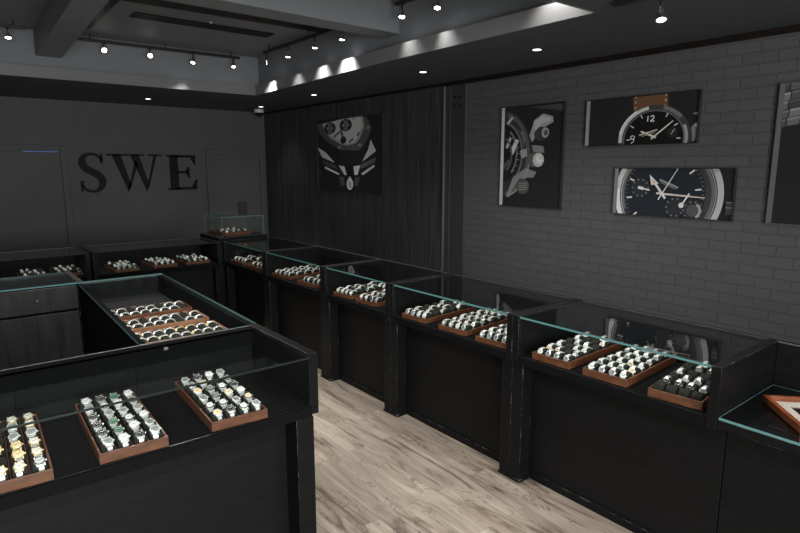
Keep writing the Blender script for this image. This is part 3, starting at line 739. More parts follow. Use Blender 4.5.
# foreground island
tray('walnut tray cut by the left frame edge, holding gold and steel watches', 'gold watch tray of foreground case', (-0.028, 2.384, DZ), R(-2), ['-111', '-011', '-111', '-011', '-111', '-111'], P_gold, tilt='up')
tray('middle walnut tray of the foreground island case, full of green and silver watches', 'middle tray of foreground case', (0.393, 2.384, DZ), R(-1.5), full, P_green, dividers='cols', tilt='up')
tray('walnut tray of the foreground island case nearest the aisle', 'aisle-end tray of foreground case', (0.845, 2.388, DZ), R(-3), ['1111', '1111', '1111', '1111', '1101', '1111'], P_steel + [(A_, 'gold'), (A_, 'cream')], dividers='cols', tilt='up')
# nearest wall case (E)
tray('far tray in the nearest wall case, several cushions empty', 'far tray of nearest wall case', (2.750, 2.140, DZ), Q + R(2), ['1111', '1101', '1011', '0110', '1001', '1010'], P_mix)
tray('crowded middle tray in the nearest wall case', 'middle tray of nearest wall case', (2.748, 1.782, DZ), Q + R(3), full, P_mix)
tray('near tray in the nearest wall case with an empty front row', 'near tray of nearest wall case', (2.745, 1.395, DZ), Q + R(6), ['0000', '1111', '0110', '1001', '0110', '0100'], [(A_, 'white'), (A_, 'silver'), (A_, 'black')])
# next wall case (D)
tray('far tray in the fourth wall case, sparsely filled', 'far tray of fourth wall case', (2.745, 3.405, DZ), Q + R(5), ['1111', '1010', '0101', '0110', '1001', '0110'], P_mix, d=0.60, h=0.036)
tray('middle tray in the fourth wall case, full of watches', 'middle tray of fourth wall case', (2.745, 2.985, DZ), Q + R(5), full, P_steel + [(A_, 'cream')], d=0.60, h=0.036)
tray('near tray in the fourth wall case beside its end panel', 'near tray of fourth wall case', (2.745, 2.615, DZ), Q + R(5), ['1111', '1111', '1111', '1101', '0100', '0000'], P_steel, d=0.60, h=0.036)
# third (C)
tray('far tray in the narrow third wall case', 'far tray of third wall case', (2.750, 4.415, DZ), Q + R(6), ['1111', '1010', '1101', '0110', '1011'], P_mix, d=0.52, near=False, cush=False)
tray('near tray in the narrow third wall case', 'near tray of third wall case', (2.755, 4.06, DZ), Q + R(7), ['1111', '1111', '1110', '0100'], P_steel, d=0.52, near=False, cush=False)
# second (B)
tray('far tray in the second wall case, heaped with watches', 'far tray of second wall case', (2.75, 5.655, DZ), Q + R(6), ['1111', '1111', '1111', '1111', '1011'], P_steel, w=0.34, d=0.52, near=False, cush=False)
tray('near tray in the second wall case', 'near tray of second wall case', (2.75, 5.10, DZ), Q + R(5), ['1111', '1111', '1110'], P_steel, w=0.34, d=0.50, near=False, cush=False)
# farthest (A)
tray('far tray in the farthest wall case', 'far tray of farthest wall case', (2.75, 6.80, DZ), Q + R(3), ['1111', '1101', '0110'], P_steel, w=0.36, d=0.50, near=False, cush=False)
tray('near tray in the farthest wall case', 'near tray of farthest wall case', (2.75, 6.30, DZ), Q + R(3), ['1111', '1111', '1110'], P_steel, w=0.40, d=0.50, near=False, cush=False)
# back wall cases
tray('small tray in the rear case, below the letter W', 'rear case tray under the W', (1.47, 6.885, DZ), R(2), ['1111', '1110', '0111', '1011'], P_steel, w=0.25, d=0.47, near=False, cush=False)
tray('small tray in the rear case, below the letter E', 'rear case tray under the E', (1.885, 6.91, DZ), R(3), ['1111', '1111', '1011', '1110'], P_steel, w=0.27, d=0.47, near=False, cush=False)
tray('small tray in the rear case beside the corner pedestal', 'rear case tray beside the pedestal', (2.26, 6.92, DZ), R(4), ['1111', '1011', '1110', '1101'], P_steel, w=0.30, d=0.45, near=False, cush=False)
tray('small tray at the aisle end of the rear case left of the letters', 'end tray of the left rear case', (0.905, 6.99, DZ), R(1), ['1101', '0110', '1010', '0101'], P_steel, w=0.262, d=0.42, near=False, cush=False)
tray('small tray seen above the staff island in the left rear case', 'inner tray of the left rear case', (0.60, 6.96, DZ), R(1), ['1011', '0110', '1010', '1100'], P_steel, w=0.24, d=0.42, near=False, cush=False)
tray('small tray inside the glass box on the pedestal', 'tray inside the glass box', (2.81, 7.05, 1.1365), R(9), ['1111', '1110', '0111'], P_steel, w=0.38, d=0.40, near=False, cush=False, scale=0.9)
# sunken case
for k, yy in enumerate((3.44, 3.80, 4.17)):
    nm = ('front', 'middle', 'rear')[k]
    tray('%s walnut tray in the sunken glass topped case' % nm, '%s tray of sunken case' % nm, (0.80 + 0.03 * (yy - 3.075), yy, 0.9405), R(-1.5),
         ['11111111', '11111111'] if k == 0 else (['11111011', '01011101'] if k == 1 else ['11111110', '11011011']),
         P_gold + [(A_, 'silver')] * 3 if k == 0 else P_steel, w=0.545, d=0.27, cols=8, near=False, cush=False, mat='tray_lt' if k < 2 else 'tray', dividers='cols', turn=-math.pi / 2, scale=0.86, h=0.05)

# ------------------------------------------------------------------ pictures on the wall
_pm = {}
def tone(c):
    c = tuple(c) if isinstance(c, (tuple, list)) else (c, c, c)
    if c not in _pm: _pm[c] = pbr('print_tone', tuple(min(0.88, q * 2.2) for q in c), 0.35, spec=0.4)
    return _pm[c]

def clip(poly, W, H):
    for ax, lim, sg in ((0, 0.0, 1), (0, W, -1), (1, 0.0, 1), (1, H, -1)):
        out = []
        for i in range(len(poly)):
            a, b = poly[i - 1], poly[i]
            ia, ib = sg * (a[ax] - lim) >= 0, sg * (b[ax] - lim) >= 0
            if ia != ib:
                k = (lim - a[ax]) / (b[ax] - a[ax]); out.append((a[0] + k * (b[0] - a[0]), a[1] + k * (b[1] - a[1])))
            if ib: out.append(b)
        poly = out
        if not poly: return []
    return poly

class Art:
    """flat printed shapes in picture coordinates (metres, origin lower left), stacked in thin layers of ink"""
    def __init__(s, W, H): s.W, s.H, s.items, s.n = W, H, [], 0
    def poly(s, pts, col):
        p = clip([tuple(q) for q in pts], s.W, s.H); s.n += 1
        if len(p) > 2: s.items.append((p, col, s.n))
        return s
    def disc(s, cx, cy, rx, col, ry=None, n=40, rot=0):
        ry = rx if ry is None else ry; c, q = math.cos(rot), math.sin(rot)
        return s.poly([(cx + rx * math.cos(2 * math.pi * i / n) * c - ry * math.sin(2 * math.pi * i / n) * q, cy + rx * math.cos(2 * math.pi * i / n) * q + ry * math.sin(2 * math.pi * i / n) * c) for i in range(n)], col)
    def arc(s, cx, cy, r0, r1, a0, a1, col, n=24, sy=1.0):
        for i in range(n):
            t0 = R(a0 + (a1 - a0) * i / n); t1 = R(a0 + (a1 - a0) * (i + 1) / n)
            s.poly([(cx + r0 * math.cos(t0), cy + sy * r0 * math.sin(t0)), (cx + r1 * math.cos(t0), cy + sy * r1 * math.sin(t0)), (cx + r1 * math.cos(t1), cy + sy * r1 * math.sin(t1)), (cx + r0 * math.cos(t1), cy + sy * r0 * math.sin(t1))], col); s.n -= 1
        s.n += 1; return s
    def bar(s, cx, cy, r0, r1, a, w0, col, w1=None):
        w1 = w0 if w1 is None else w1; t = R(a); dx, dy = math.cos(t), math.sin(t)
        return s.poly([(cx + dx * r0 - dy * w0 / 2, cy + dy * r0 + dx * w0 / 2), (cx + dx * r1 - dy * w1 / 2, cy + dy * r1 + dx * w1 / 2), (cx + dx * r1 + dy * w1 / 2, cy + dy * r1 - dx * w1 / 2), (cx + dx * r0 + dy * w0 / 2, cy + dy * r0 - dx * w0 / 2)], col)
    def line(s, pts, w, col):
        for a, b in zip(pts[:-1], pts[1:]):
            l = math.hypot(b[0] - a[0], b[1] - a[1]); s.bar(a[0], a[1], 0, l, math.degrees(math.atan2(b[1] - a[1], b[0] - a[0])), w, col)
        return s
    def build(s, parent, x):
        """picture lies in the wall plane x: u runs towards -y"""
        cols = sorted({str(c): c for _, c, _ in s.items}.items()); idx = {k: i for i, (k, _) in enumerate(cols)}
        mb = MB()
        for p, c, k in s.items:
            xx = x - 0.00012 * k
            mb.add([(xx, -u, v) for u, v in p], [tuple(range(len(p)))], idx[str(c)])
        return mb.build('print', [tone(c) for _, c in cols], parent, recalc=False)

def picture(label, y_left, y_right, z0, z1, art, frame='frame_dark', depth=0.036, inset=0.028, rim=0.005, liner='frame_grey', bg=(0.012, 0.012, 0.013)):
    q = (WX - depth) / WX      # sizes above are read on the wall plane, the rim stands in front of it
    y_left, y_right, z0, z1 = y_left * q, y_right * q, 2 + (z0 - 2) * q, 2 + (z1 - 2) * q
    W, H = y_left - y_right, z1 - z0
    t = thing('wall_picture', label, 'picture', (WX - depth - 0.001, y_left, z0), 0, 'watch pictures on the walls')
    f = MB()      # floater frame: thin rim standing proud of the print
    f.box(0, depth, -rim, 0, 0, H).box(0, depth, -W, -W + rim, 0, H).box(0, depth, -W + rim, -rim, 0, rim).box(0, depth, -W + rim, -rim, H - rim, H)
    f.build('frame', M[frame], t, 0.001)
    e = rim + 0.004
    if liner:      # pale bevel sloping in to the print on either side
        MB().prism([(0.001, -rim), (inset, -rim), (inset, -rim - 0.020)], rim, H - rim).build('liner', M[liner], t)
        MB().prism([(0.001, -W + rim), (inset, -W + rim + 0.020), (inset, -W + rim)], rim, H - rim).build('liner', M[liner], t)
    MB().box(inset, depth, -W + rim, -rim, rim, H - rim).build('canvas', tone(bg), t)
    o = art.build(t, inset - 0.0005); o.location = (0, -rim, rim)
    return t

# 1: crown and pushers of a chronograph, tall
W, H = 0.80, 1.04
a = Art(W - .014, H - .014); u = lambda x: (x - 50) / 222 * W; v = lambda y: (480 - y) / 380 * H
a.disc(0.0, v(285), 0.40, 0.022, 0.46); a.arc(0.0, v(285), 0.33, 0.37, -80, 80, 0.06, sy=1.2); a.arc(0.0, v(285), 0.26, 0.28, -60, 75, 0.09, sy=1.25)
a.disc(0.0, v(280), 0.25, 0.010, 0.30); a.arc(0.0, v(280), 0.19, 0.21, -50, 60, 0.10, sy=1.3)
a.poly([(u(80), v(270)), (u(100), v(225)), (u(112), v(232)), (u(92), v(285))], 0.35); a.poly([(u(62), v(255)), (u(78), v(215)), (u(84), v(222)), (u(70), v(262))], 0.30)
a.poly([(u(62), v(165)), (u(82), v(140)), (u(90), v(145)), (u(72), v(168))], 0.28)
a.poly([(u(52), v(330)), (u(75), v(300)), (u(82), v(312)), (u(55), v(345))], 0.05)
a.poly([(u(150), v(215)), (u(165), v(160)), (u(195), v(138)), (u(228), v(150)), (u(232), v(170)), (u(205), v(185)), (u(175), v(215)), (u(160), v(240))], 0.20)
a.poly([(u(160), v(250)), (u(200), v(255)), (u(205), v(280)), (u(165), v(275))], 0.13); a.poly([(u(95), v(370)), (u(140), v(335)), (u(180), v(350)), (u(170), v(370)), (u(120), v(375)), (u(95), v(415)), (u(80), v(450)), (u(70), v(445))], 0.13)
a.disc(u(190), v(210), 0.085, 0.03, 0.07); a.disc(u(205), v(207), 0.045, 0.22, 0.05); a.disc(u(207), v(207), 0.024, 0.05, 0.03)
for k in range(5): a.arc(0.0, v(285), 0.285 + .01 * k, 0.292 + .01 * k, 8 + 3 * k, 48 - 3 * k, 0.03 + 0.03 * k, sy=1.22)
a.arc(0.0, v(285), 0.37, 0.385, -75, -10, 0.16, sy=1.18); a.arc(0.0, v(285), 0.12, 0.14, -60, 70, 0.07, sy=1.4)
for k in range(7): a.bar(0.0, v(285), 0.21, 0.245, -45 + 16 * k, 0.006, 0.16)
a.poly([(u(165), v(165)), (u(192), v(148)), (u(222), v(156)), (u(222), v(166)), (u(195), v(172)), (u(170), v(200))], 0.29)
a.disc(u(170), v(305), 0.085, 0.06, 0.075); a.disc(u(185), v(305), 0.072, 0.30, 0.072); a.disc(u(189), v(302), 0.045, 0.40, 0.045); a.disc(u(193), v(298), 0.018, 0.30, 0.02)
for k in range(9): a.bar(u(185), v(305), 0.058, 0.072, 40 * k + 10, 0.010, 0.12)
a.poly([(u(118), v(270)), (u(142), v(262)), (u(145), v(290)), (u(125), v(300))], 0.20)
a.disc(u(133), v(405), 0.085, 0.045, 0.08)
for k in range(4): a.line([(u(118), v(395 + 8 * k)), (u(150), v(390 + 8 * k))], 0.008, 0.14)
a.poly([(u(150), v(112)), (u(272), v(108)), (u(272), v(140)), (u(235), v(128))], 0.035)
picture('tall picture of watch crown and pushers on the brick wall', 4.308, 3.508, 1.585, 2.628, a)

# 2: dial with strap, wide
W, H = 1.042, 0.42
a = Art(W - .014, H - .014); cx, cy = 0.62 * W, 0.10 * H
a.poly([(0.425 * W, H), (0.44 * W, 0.5 * H), (0.74 * W, 0.5 * H), (0.72 * W, H)], (0.085, 0.042, 0.022))
for k in range(4):
    a.poly([(0.447 * W, 0.98 * H - k * .045), (0.457 * W, 0.98 * H - k * .045), (0.457 * W, 0.94 * H - k * .045), (0.447 * W, 0.94 * H - k * .045)], (0.35, 0.26, 0.17))
    a.poly([(0.700 * W, 0.98 * H - k * .045), (0.711 * W, 0.98 * H - k * .045), (0.713 * W, 0.94 * H - k * .045), (0.702 * W, 0.94 * H - k * .045)], (0.35, 0.26, 0.17))
a.disc(cx, cy, 0.325, 0.03, 0.285); a.arc(cx, cy, 0.285, 0.318, 100, 185, 0.32, sy=0.88); a.arc(cx, cy, 0.285, 0.318, 40, 75, 0.10, sy=0.88); a.arc(cx, cy, 0.262, 0.275, -20, 200, 0.07, sy=0.88); a.arc(cx, cy, 0.275, 0.30, -20, 25, 0.20, sy=0.88); a.arc(cx, cy, 0.30, 0.322, 120, 170, 0.42, sy=0.88)
a.disc(cx, cy, 0.262, 0.006, 0.232)
cr = (0.55, 0.48, 0.36)
for k in (30, 60, 120, 150, 180, 0): a.bar(cx, cy, 0.205, 0.24, k, 0.008, cr)
a.bar(cx + .01, cy + .02, -0.03, 0.20, 38, 0.014, cr, 0.008); a.bar(cx + .01, cy + .02, -0.02, 0.13, 158, 0.018, cr, 0.012)
a.bar(cx - .05, cy + .055, -0.075, 0.09, 14, 0.012, (0.30, 0.27, 0.22)); a.bar(cx - .05, cy + .038, -0.05, 0.07, 14, 0.006, (0.22, 0.20, 0.17))
g = 0.45   # numerals 12 and 9 drawn as strokes
a.line([(cx - .055, cy + .15), (cx - .052, cy + .195)], 0.010, g)
a.line([(cx - .030, cy + .187), (cx - .015, cy + .197), (cx + .002, cy + .187), (cx - .004, cy + .172), (cx - .030, cy + .150), (cx + .006, cy + .150)], 0.009, g)
nx, ny = cx - 0.195, cy - 0.01
a.line([(nx + .028, ny + .04), (nx + .005, ny + .046), (nx - .008, ny + .028), (nx + .008, ny + .012), (nx + .028, ny + .022), (nx + .030, ny + .04), (nx + .022, ny - .010), (nx, ny - .02)], 0.007, 0.4)
a.disc(cx + 0.17, cy + .05, 0.045, 0.015); a.bar(cx + .17, cy + .05, -0.02, 0.03, 60, 0.006, 0.3)
a.poly([(0.93 * W, 0.30 * H), (0.975 * W, 0.42 * H), (0.985 * W, 0.08 * H), (0.945 * W, 0.02 * H)], 0.12); a.poly([(0.955 * W, 0.34 * H), (0.98 * W, 0.40 * H), (0.98 * W, 0.25 * H)], 0.45)
a.poly([(0.93 * W, 0.55 * H), (0.99 * W, 0.60 * H), (0.99 * W, 0.50 * H)], 0.10)
picture('wide picture of a dark watch with brown strap, upper of the pair on brick', 3.262, 2.218, 2.190, 2.612, a)

# 3: chronograph dial, wide
W, H = 1.028, 0.415
a = Art(W - .014, H - .014); cx, cy = 0.455 * W, 0.44 * H
a.disc(cx, cy, 0.468, 0.20); a.arc(cx, cy, 0.40, 0.468, 150, 225, 0.30); a.arc(cx, cy, 0.425, 0.468, 175, 225, 0.40); a.arc(cx, cy, 0.42, 0.468, -35, 25, 0.27); a.arc(cx, cy, 0.412, 0.422, 0, 360, 0.04, n=48)
a.disc(cx, cy, 0.405, 0.03); a.arc(cx, cy, 0.375, 0.40, 110, 200, 0.09); a.arc(cx, cy, 0.375, 0.40, -40, 60, 0.08)
dx, dy = 0.43 * W, 0.46 * H
a.disc(dx, dy, 0.355, (0.012, 0.014, 0.018))
for k in range(60): a.bar(dx, dy, 0.325, 0.345, k * 6, 0.004, 0.14)
for k in range(12): a.bar(dx, dy, 0.275, 0.325, k * 30 + 8, 0.013, (0.50, 0.44, 0.36))
for sx, sy_ in ((-0.20, 0.045), (0.115, -0.11), (0.265, -0.13)):
    a.disc(dx + sx, dy + sy_, 0.085, (0.018, 0.019, 0.022)); 
    for k in range(10): a.bar(dx + sx, dy + sy_, 0.065, 0.080, k * 36, 0.008, 0.16)
a.disc(dx + .265, dy - .13, 0.05, 0.05); a.arc(dx + .265, dy - .13, 0.05, 0.07, -60, 60, 0.20)
a.bar(dx - .20, dy + .045, -0.01, 0.09, -12, 0.012, 0.6); a.bar(dx - .20, dy + .045, -.02, 0.03, -12, 0.026, 0.55)
a.bar(dx + .19, dy - .06, -0.03, 0.08, 60, 0.014, 0.6); a.disc(dx + .17, dy - .09, 0.022, 0.55)
a.bar(dx + .055, dy + .085, -0.09, 0.085, -22, 0.016, 0.16); a.bar(dx + .05, dy + .068, -0.08, 0.07, -22, 0.006, 0.14)
wt = (0.72, 0.70, 0.68)
a.bar(dx, dy, -0.05, 0.355, -3.5, 0.017, wt, 0.008); a.bar(dx, dy, -0.05, 0.35, -3.2, 0.004, (0.45, 0.22, 0.12))
a.bar(dx, dy, -0.05, 0.12, 128, 0.020, wt); a.poly([(dx - .10, dy + .07), (dx - .035, dy + .085), (dx - .12, dy + .16)], wt); a.poly([(dx - .085, dy + .085), (dx - .055, dy + .092), (dx - .098, dy + .125)], (0.45, 0.25, 0.15))
a.bar(dx, dy, -0.06, 0.25, 60, 0.011, wt, 0.005); a.disc(dx, dy, 0.016, 0.5)
a.poly([(0.935 * W, 0.34 * H), (1.0 * W, 0.34 * H), (1.0 * W, 0.12 * H), (0.935 * W, 0.10 * H)], 0.03); a.line([(0.935 * W, 0.34 * H), (W, 0.34 * H)], 0.006, 0.14); a.line([(0.935 * W, 0.24 * H), (W, 0.24 * H)], 0.006, 0.12)
picture('wide picture of a silver chronograph dial, lower of the pair on brick', 2.930, 1.898, 1.577, 1.992, a)

# 4: bracelet links, cut by the frame edge
W, H = 0.80, 1.03
a = Art(W - .014, H - .014)
for r in range(5):
    for c in range(7):
        x0 = c * 0.085 - 0.03 + 0.01 * (r % 2); y0 = H - 0.04 - r * 0.062 + 0.016 * math.sin(c * 1.3)
        tcol = (0.035, 0.06, 0.10, 0.05, 0.08)[(r * 2 + c) % 5]
        a.poly([(x0, y0), (x0 + .078, y0 + .012), (x0 + .076, y0 - .046), (x0 - .002, y0 - .058)], tcol)
        a.poly([(x0, y0 - .006), (x0 + .078, y0 + .006), (x0 + .078, y0 - .006), (x0, y0 - .018)], tcol * 1.7)
picture('tall picture of bracelet links in a pale frame, cut by the frame edge', 1.662, 0.862, 1.578, 2.600, a, frame='frame_grey', rim=0.010)

# 5: angular watch on the board wall
W, H = 1.76, 1.09
a = Art(W - .014, H - .014); u = lambda x: (x - 47) / 380 * W; v = lambda y: (492 - y) / 450 * H
def P(*q): return [(u(x), v(y)) for x, y in q]
a.poly(P((50, 120), (62, 150), (160, 250), (190, 310), (240, 330), (300, 310), (330, 260), (355, 175), (350, 120)), 0.012)
a.poly(P((48, 70), (330, 40), (360, 120), (345, 175), (318, 222), (295, 246), (185, 236), (110, 185), (62, 130)), 0.055)
a.poly(P((80, 70), (315, 40), (325, 110), (300, 175), (275, 205), (225, 213), (185, 200), (130, 165), (95, 115)), 0.22)
a.poly(P((88, 70), (305, 40), (312, 110), (290, 165), (268, 195), (225, 203), (188, 190), (140, 158), (105, 112)), 0.34)
for px, py in ((128, 102), (222, 92)):
    a.disc(u(px), v(py), 0.165, 0.02, 0.09); a.disc(u(px), v(py), 0.08, 0.10, 0.045)
    for k in range(6): a.bar(u(px), v(py), 0.05, 0.09, k * 60, 0.02, 0.22)
a.disc(u(135), v(98), 0.03, (0.25, 0.02, 0.02), 0.016); a.disc(u(268), v(62), 0.02, (0.25, 0.02, 0.02), 0.012)
a.disc(u(208), v(180), 0.08, 0.015, 0.055); a.line(P((190, 120), (205, 150), (200, 175)), 0.045, 0.03); a.line(P((150, 160), (185, 130)), 0.03, 0.04)
a.line(P((285, 160), (300, 140)), 0.03, 0.05); a.line(P((240, 195), (265, 175)), 0.03, 0.05)
for px, py in ((345, 118), (300, 215), (185, 222)): a.disc(u(px), v(py), 0.045, 0.16, 0.022)
a.poly(P((47, 215), (75, 280), (155, 316), (100, 250)), 0.42); a.poly(P((358, 185), (385, 252), (312, 312), (345, 240)), 0.36)
a.poly(P((70, 295), (160, 330), (175, 360), (90, 325)), 0.05); a.poly(P((385, 285), (300, 330), (305, 355), (380, 315)), 0.07)
a.poly(P((90, 340), (100, 340), (182, 382), (178, 392), (92, 352)), 0.42); a.poly(P((375, 328), (378, 340), (315, 390), (306, 380)), 0.38)
a.poly(P((178, 332), (212, 338), (226, 390), (212, 390)), 0.36); a.poly(P((265, 338), (302, 332), (286, 390), (268, 388)), 0.40)
a.poly(P((215, 335), (262, 335), (262, 400), (228, 400)), 0.008)
a.poly(P((180, 400), (210, 405), (212, 455), (190, 460)), 0.05); a.poly(P((272, 405), (300, 400), (285, 455), (268, 455)), 0.05)
a.disc(u(243), v(445), 0.085, 0.42, 0.088); a.disc(u(243), v(448), 0.04, 0.22, 0.05); a.poly(P((235, 412), (252, 412), (243, 398)), 0.42)
a.poly(P((47, 340), (80, 380), (60, 395), (47, 380)), 0.03)
picture('large picture of an angular watch hanging on the dark board wall', 8.190, 6.440, 1.625, 2.715, a, frame='frame_dark', depth=0.05, inset=0.012, rim=0.008, liner=None)

# light levels (watts)
SPOT_B, SPOT_R, SPOT_F, DOWN, FRONT_FILL, WINDOW_FILL, COFFER_FILL = 60, 75, 90, 12, 115, 385, 150
# ------------------------------------------------------------------ lamps
def lamp(name, kind, loc, energy, aim=None, **kw):
    l = bpy.data.lights.new(name, kind); l.energy = energy
    for k, v in kw.items(): setattr(l, k, v)
    o = bpy.data.objects.new(name, l); COL.objects.link(o); o.location = loc
    if aim is not None: o.rotation_euler = (Vector(aim) - Vector(loc)).to_track_quat('-Z', 'Y').to_euler()
    return o

_sp = {}
def spot_meshes():
    if not _sp:
        mb = MB().cyl((0, 0, 0.0), (0, 0, 0.075), 0.009, n=10); mb.cyl((0, 0, 0.075), (0, 0, 0.09), 0.02, n=12); _sp['stem'] = mb.mesh('stem', M['lampblack'])
        mb = MB(); mb.cyl((0.016, 0, 0.03), (0.016, 0, -0.01), 0.004, n=8).cyl((-0.016, 0, 0.03), (-0.016, 0, -0.01), 0.004, n=8).cyl((-0.018, 0, 0.028), (0.018, 0, 0.028), 0.004, n=8); _sp['yoke'] = mb.mesh('yoke', M['chrome'])
        mb = MB().cyl((0, 0, -0.004), (0, 0, -0.046), 0.016, 0.036, n=18); mb.cyl((0, 0, 0.012), (0, 0, -0.004), 0.016, n=14); _sp['lamp_head'] = mb.mesh('lamp_head', M['chrome'])
        mb = MB().cyl((0, 0, -0.0462), (0, 0, -0.050), 0.026, 0.022, n=24); _sp['bulb'] = mb.mesh('bulb', M['bulb'])
    return _sp
def spotlight(label, loc, aim, energy, top, group, size=R(75), blend=0.6):
    m = spot_meshes()
    t = thing('track_spotlight', label, 'spotlight', loc, 0, group)
    s = link('stem', m['stem'], t); s.location = (0, 0, 0.02); s.scale = (1, 1, max(0.3, (top - loc[2] - 0.02) / 0.09))
    link('yoke', m['yoke'], t)
    q = (Vector(aim) - Vector(loc)).to_track_quat('-Z', 'Y').to_euler()
    h = link('lamp_head', m['lamp_head'], t); h.rotation_euler = q
    b = link('bulb', m['bulb'], h)
    d = (Vector(aim) - Vector(loc)).normalized()
    lamp('spot_beam', 'SPOT', Vector(loc) + d * 0.056, energy, aim, spot_size=size, spot_blend=blend, shadow_soft_size=0.03, color=(1.0, 0.96, 0.90))
    return t
def track(label, p0, p1, hang=None):
    t = thing('lighting_track', label, 'lighting track', p0, math.atan2(p1[1] - p0[1], p1[0] - p0[0]), 'ceiling lighting tracks')
    L = math.hypot(p1[0] - p0[0], p1[1] - p0[1])
    bx('rail', M['lampblack'], t, 0, L, -0.018, 0.018, 0, 0.03, 0.003)
    if hang:
        for k in (0.06, 0.5, 0.94): MB().cyl((L * k, 0, 0.03), (L * k, 0, hang - p0[2]), 0.006, n=8).build('hanger', M['lampblack'], t)
    return t
# tracks: right side of the coffer (two lengths), back of the coffer (two lengths), soffit
track('black lighting track along the aisle side of the rear ceiling coffer', (3.415, 7.0, 3.40), (3.40, 4.78, 3.40), CZ)
track('black lighting track along the aisle side of the front ceiling coffer', (3.40, 4.30, 3.42), (3.38, 2.5, 3.42), CZ)
track('lighting track along the back edge of the rear coffer', (1.45, 7.62, 3.415), (3.35, 7.60, 3.415), CZ)
track('lighting track in the dim coffer beyond the lengthwise beam', (-0.9, 7.40, 3.415), (0.92, 7.40, 3.415), CZ)
track('short black lighting track under the near soffit', (3.29, 2.06, 2.945), (3.29, -0.4, 2.945), SZ)
gb_, gr_, gf_ = 'spotlights at the back of the coffer', 'spotlights on the aisle track', 'front spotlights'
lx = [(0.755, 7.40, 3.355, 'lone glowing spotlight left of the lengthwise beam'), (1.70, 7.61, 3.35, 'glowing spotlight next to the lengthwise beam on the back track'),
      (2.21, 7.61, 3.35, 'second glowing spotlight from the beam on the back track'), (2.735, 7.61, 3.345, 'third spotlight from the beam on the back track'), (3.26, 7.60, 3.35, 'last spotlight on the back track, head turned away')]
for i, (x, y, z, lb) in enumerate(lx):
    spotlight(lb, (x, y, z), [(0.6, 6.8, 0.9), (1.05, 3.9, 0.95), (1.25, 4.1, 0.95), (1.9, 7.0, 0.9), (3.0, 6.9, 0.9)][i], SPOT_B * [2.2, 1.4, 1.4, 2.4, 0.25][i], 3.415, gb_)
ly = [(3.40, 6.912, 3.318, 'farthest spotlight on the aisle track, by the coffer corner'), (3.40, 6.348, 3.318, 'second spotlight from the corner on the aisle track'),
      (3.40, 5.729, 3.326, 'third spotlight from the corner on the aisle track'), (3.40, 5.191, 3.324, 'spotlight on the aisle track just behind the cross beam')]
for (x, y, z, lb), k in zip(ly, (2.6, 0.5, 1.0, 2.2)): spotlight(lb, (x, y, z), (3.60, y + 0.45, 2.6) if k > 2.3 else (3.34, y + 0.15, 0.9), SPOT_R * k, 3.40, gr_, R(58) if k > 2.3 else R(95), 0.9)
for x, y, z, lb in [(3.39, 4.204, 3.35, 'spotlight on the aisle track just in front of the cross beam'), (3.385, 3.733, 3.33, 'spotlight at the top frame edge in the front coffer')]:
    spotlight(lb, (x, y, z), (2.9, y - 0.4, 0.9), SPOT_R * 0.6, 3.42, gf_, R(85), 1.0)
lamp('unseen_coffer_lamp', 'SPOT', (3.37, 2.56, 3.33), SPOT_R * 0.7, (3.30, 2.5, 0.9), spot_size=R(100), spot_blend=0.8, shadow_soft_size=0.03, color=(1.0, 0.96, 0.90))
spotlight('bright spotlight under the near soffit beside the brick wall', (3.36, 1.80, 2.875), (3.0, 1.4, 0.9), SPOT_F, 2.945, gf_, R(85), 0.7)

def downlight(label, x, y):
    t = thing('recessed_downlight', label, 'downlight', (x, y, SZ), 0, 'small downlights in the soffit')
    MB().cyl((0, 0, 0), (0, 0, -0.006), 0.055, 0.05, n=20).build('trim_ring', M['lampblack'], t)
    MB().cyl((0, 0, -0.0062), (0, 0, -0.008), 0.036, n=20).build('diffuser', M['slot_glow'], t)
    lamp('downlight_beam', 'SPOT', (x, y, SZ - 0.02), DOWN, (x, y, 0), spot_size=R(100), spot_blend=0.8, shadow_soft_size=0.04)
for x, y, lb in [(2.553, 9.043, 'small downlight in the soffit above the letters'), (4.327, 9.06, 'small downlight in the soffit corner above the camera dome'), (4.196, 7.128, 'small downlight above the picture on the board wall'),
                 (4.097, 4.734, 'small downlight in front of the steel column'), (4.086, 3.256, 'small downlight above the brick wall pictures')]:
    downlight(lb, x, y)
# dome camera, vent, sprinkler
sc_ = thing('security_camera', 'white dome security camera under the corner soffit', 'security camera', (4.528, 9.568, SZ))
MB().cyl((0, 0, 0), (0, 0, -0.055), 0.085, 0.08, n=24).build('housing', M['white_plastic'], sc_)
mb = MB(); n = 20
vs, fs = [], []
for k in range(6):
    a = math.pi / 2 * k / 5.2; vs += [(0.066 * math.cos(a) * math.cos(2 * math.pi * i / n), 0.066 * math.cos(a) * math.sin(2 * math.pi * i / n), -0.055 - 0.066 * math.sin(a)) for i in range(n)]
for k in range(5): fs += [(k * n + i, k * n + (i + 1) % n, (k + 1) * n + (i + 1) % n, (k + 1) * n + i) for i in range(n)]
mb.add(vs, fs, 0, True); mb.build('dome', M['smoke'], sc_)
av = thing('air_vent', 'long dark slot vent in the coffer ceiling', 'vent', (1.71, 6.29, CZ - 0.016))
f = MB().box(0, 1.49, 0, 0.02, 0, 0.015).box(0, 1.49, 0.18, 0.20, 0, 0.015).box(0, 0.02, 0.02, 0.18, 0, 0.015).box(1.47, 1.49, 0.02, 0.18, 0, 0.015)
f.build('frame', M['brown_trim'], av)
f = MB()
for k in range(5): f.box(0.02, 1.47, 0.03 + k * 0.03, 0.045 + k * 0.03, 0.002, 0.012)
f.build('slat', M['brown_trim'], av); MB().box(0.02, 1.47, 0.02, 0.18, 0.0125, 0.0155).build('backing', M['bolt'], av)
sk = thing('fire_sprinkler', 'tiny white sprinkler head beside the slot vent', 'sprinkler', (2.45, 6.24, CZ))
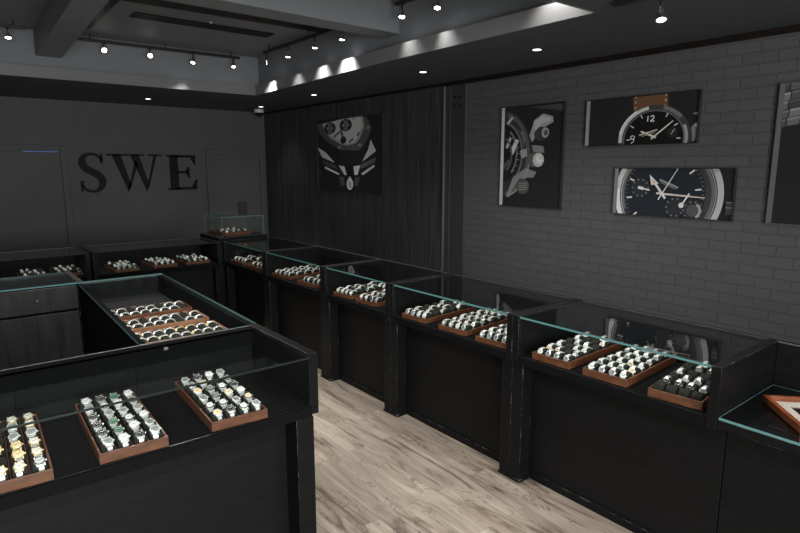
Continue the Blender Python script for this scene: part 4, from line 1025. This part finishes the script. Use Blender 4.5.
MB().cyl((0, 0, 0), (0, 0, -0.012), 0.014, n=14).build('plate', M['white_plastic'], sk); MB().cyl((0, 0, -0.012), (0, 0, -0.02), 0.005, n=10).cyl((0, 0, -0.02), (0, 0, -0.022), 0.009, n=12).build('nozzle', M['chrome'], sk)

# added light outside the made-up window, plus unseen fixtureless lamps nearer the front
lamp('added_window_light', 'AREA', (-0.3, FY - 0.25, 1.65), WINDOW_FILL, (0.6, 3.0, 1.3), shape='RECTANGLE', size=3.6, size_y=2.4, color=(1.0, 0.99, 0.97))
lamp('unseen_coffer_lamp', 'SPOT', (0.5, 2.75, 3.35), COFFER_FILL * 2.2, (1.15, 3.95, 0.95), spot_size=R(48), spot_blend=0.8, shadow_soft_size=0.05, color=(1.0, 0.96, 0.90))  # added to brighten the trays of the sunken case
for x, y in ((0.4, 2.9), (2.2, 2.9)): lamp('unseen_coffer_lamp', 'SPOT', (x, y, 3.35), COFFER_FILL, (x + 0.9, y + 0.4, 0.3), spot_size=R(110), spot_blend=0.8, shadow_soft_size=0.05, color=(1.0, 0.97, 0.93))  # added unseen pair lifting the front coffer
for x in (-1.6, 0.4, 2.2): lamp('added_front_lamp', 'SPOT', (x, 0.2, SZ - 0.05), FRONT_FILL, (x + 0.2, 1.6, 0.5), spot_size=R(120), spot_blend=0.8, shadow_soft_size=0.08, color=(1.0, 0.97, 0.93))  # added unseen fill from the front ceiling
w = bpy.data.worlds.new('world'); SC.world = w; w.use_nodes = True
w.node_tree.nodes['Background'].inputs[0].default_value = (0.55, 0.6, 0.65, 1); w.node_tree.nodes['Background'].inputs[1].default_value = 0.4

# ------------------------------------------------------------------ camera and view
cam = bpy.data.cameras.new('camera'); co = bpy.data.objects.new('camera', cam); COL.objects.link(co)
cam.sensor_width = 36.0; cam.lens = 36.0 * 576.0 / 800.0; cam.clip_start = 0.02; cam.clip_end = 60
co.location = (0, 0, 2.0)
p_, y_ = R(9.8), R(38.68)
co.rotation_euler = Vector((math.sin(y_) * math.cos(p_), math.cos(y_) * math.cos(p_), -math.sin(p_))).to_track_quat('-Z', 'Y').to_euler()
SC.camera = co
vs_ = SC.view_settings; vs_.view_transform = 'Standard'; vs_.look = 'None'; vs_.gamma = 1.0; vs_.exposure = 0.0; vs_.use_curve_mapping = False
SC.cycles.use_denoising = True
SC.cycles.max_bounces = 10; SC.cycles.transparent_max_bounces = 16; SC.cycles.diffuse_bounces = 4; SC.cycles.glossy_bounces = 4
SC.cycles.caustics_reflective = False; SC.cycles.caustics_refractive = False; SC.cycles.sample_clamp_indirect = 4.0
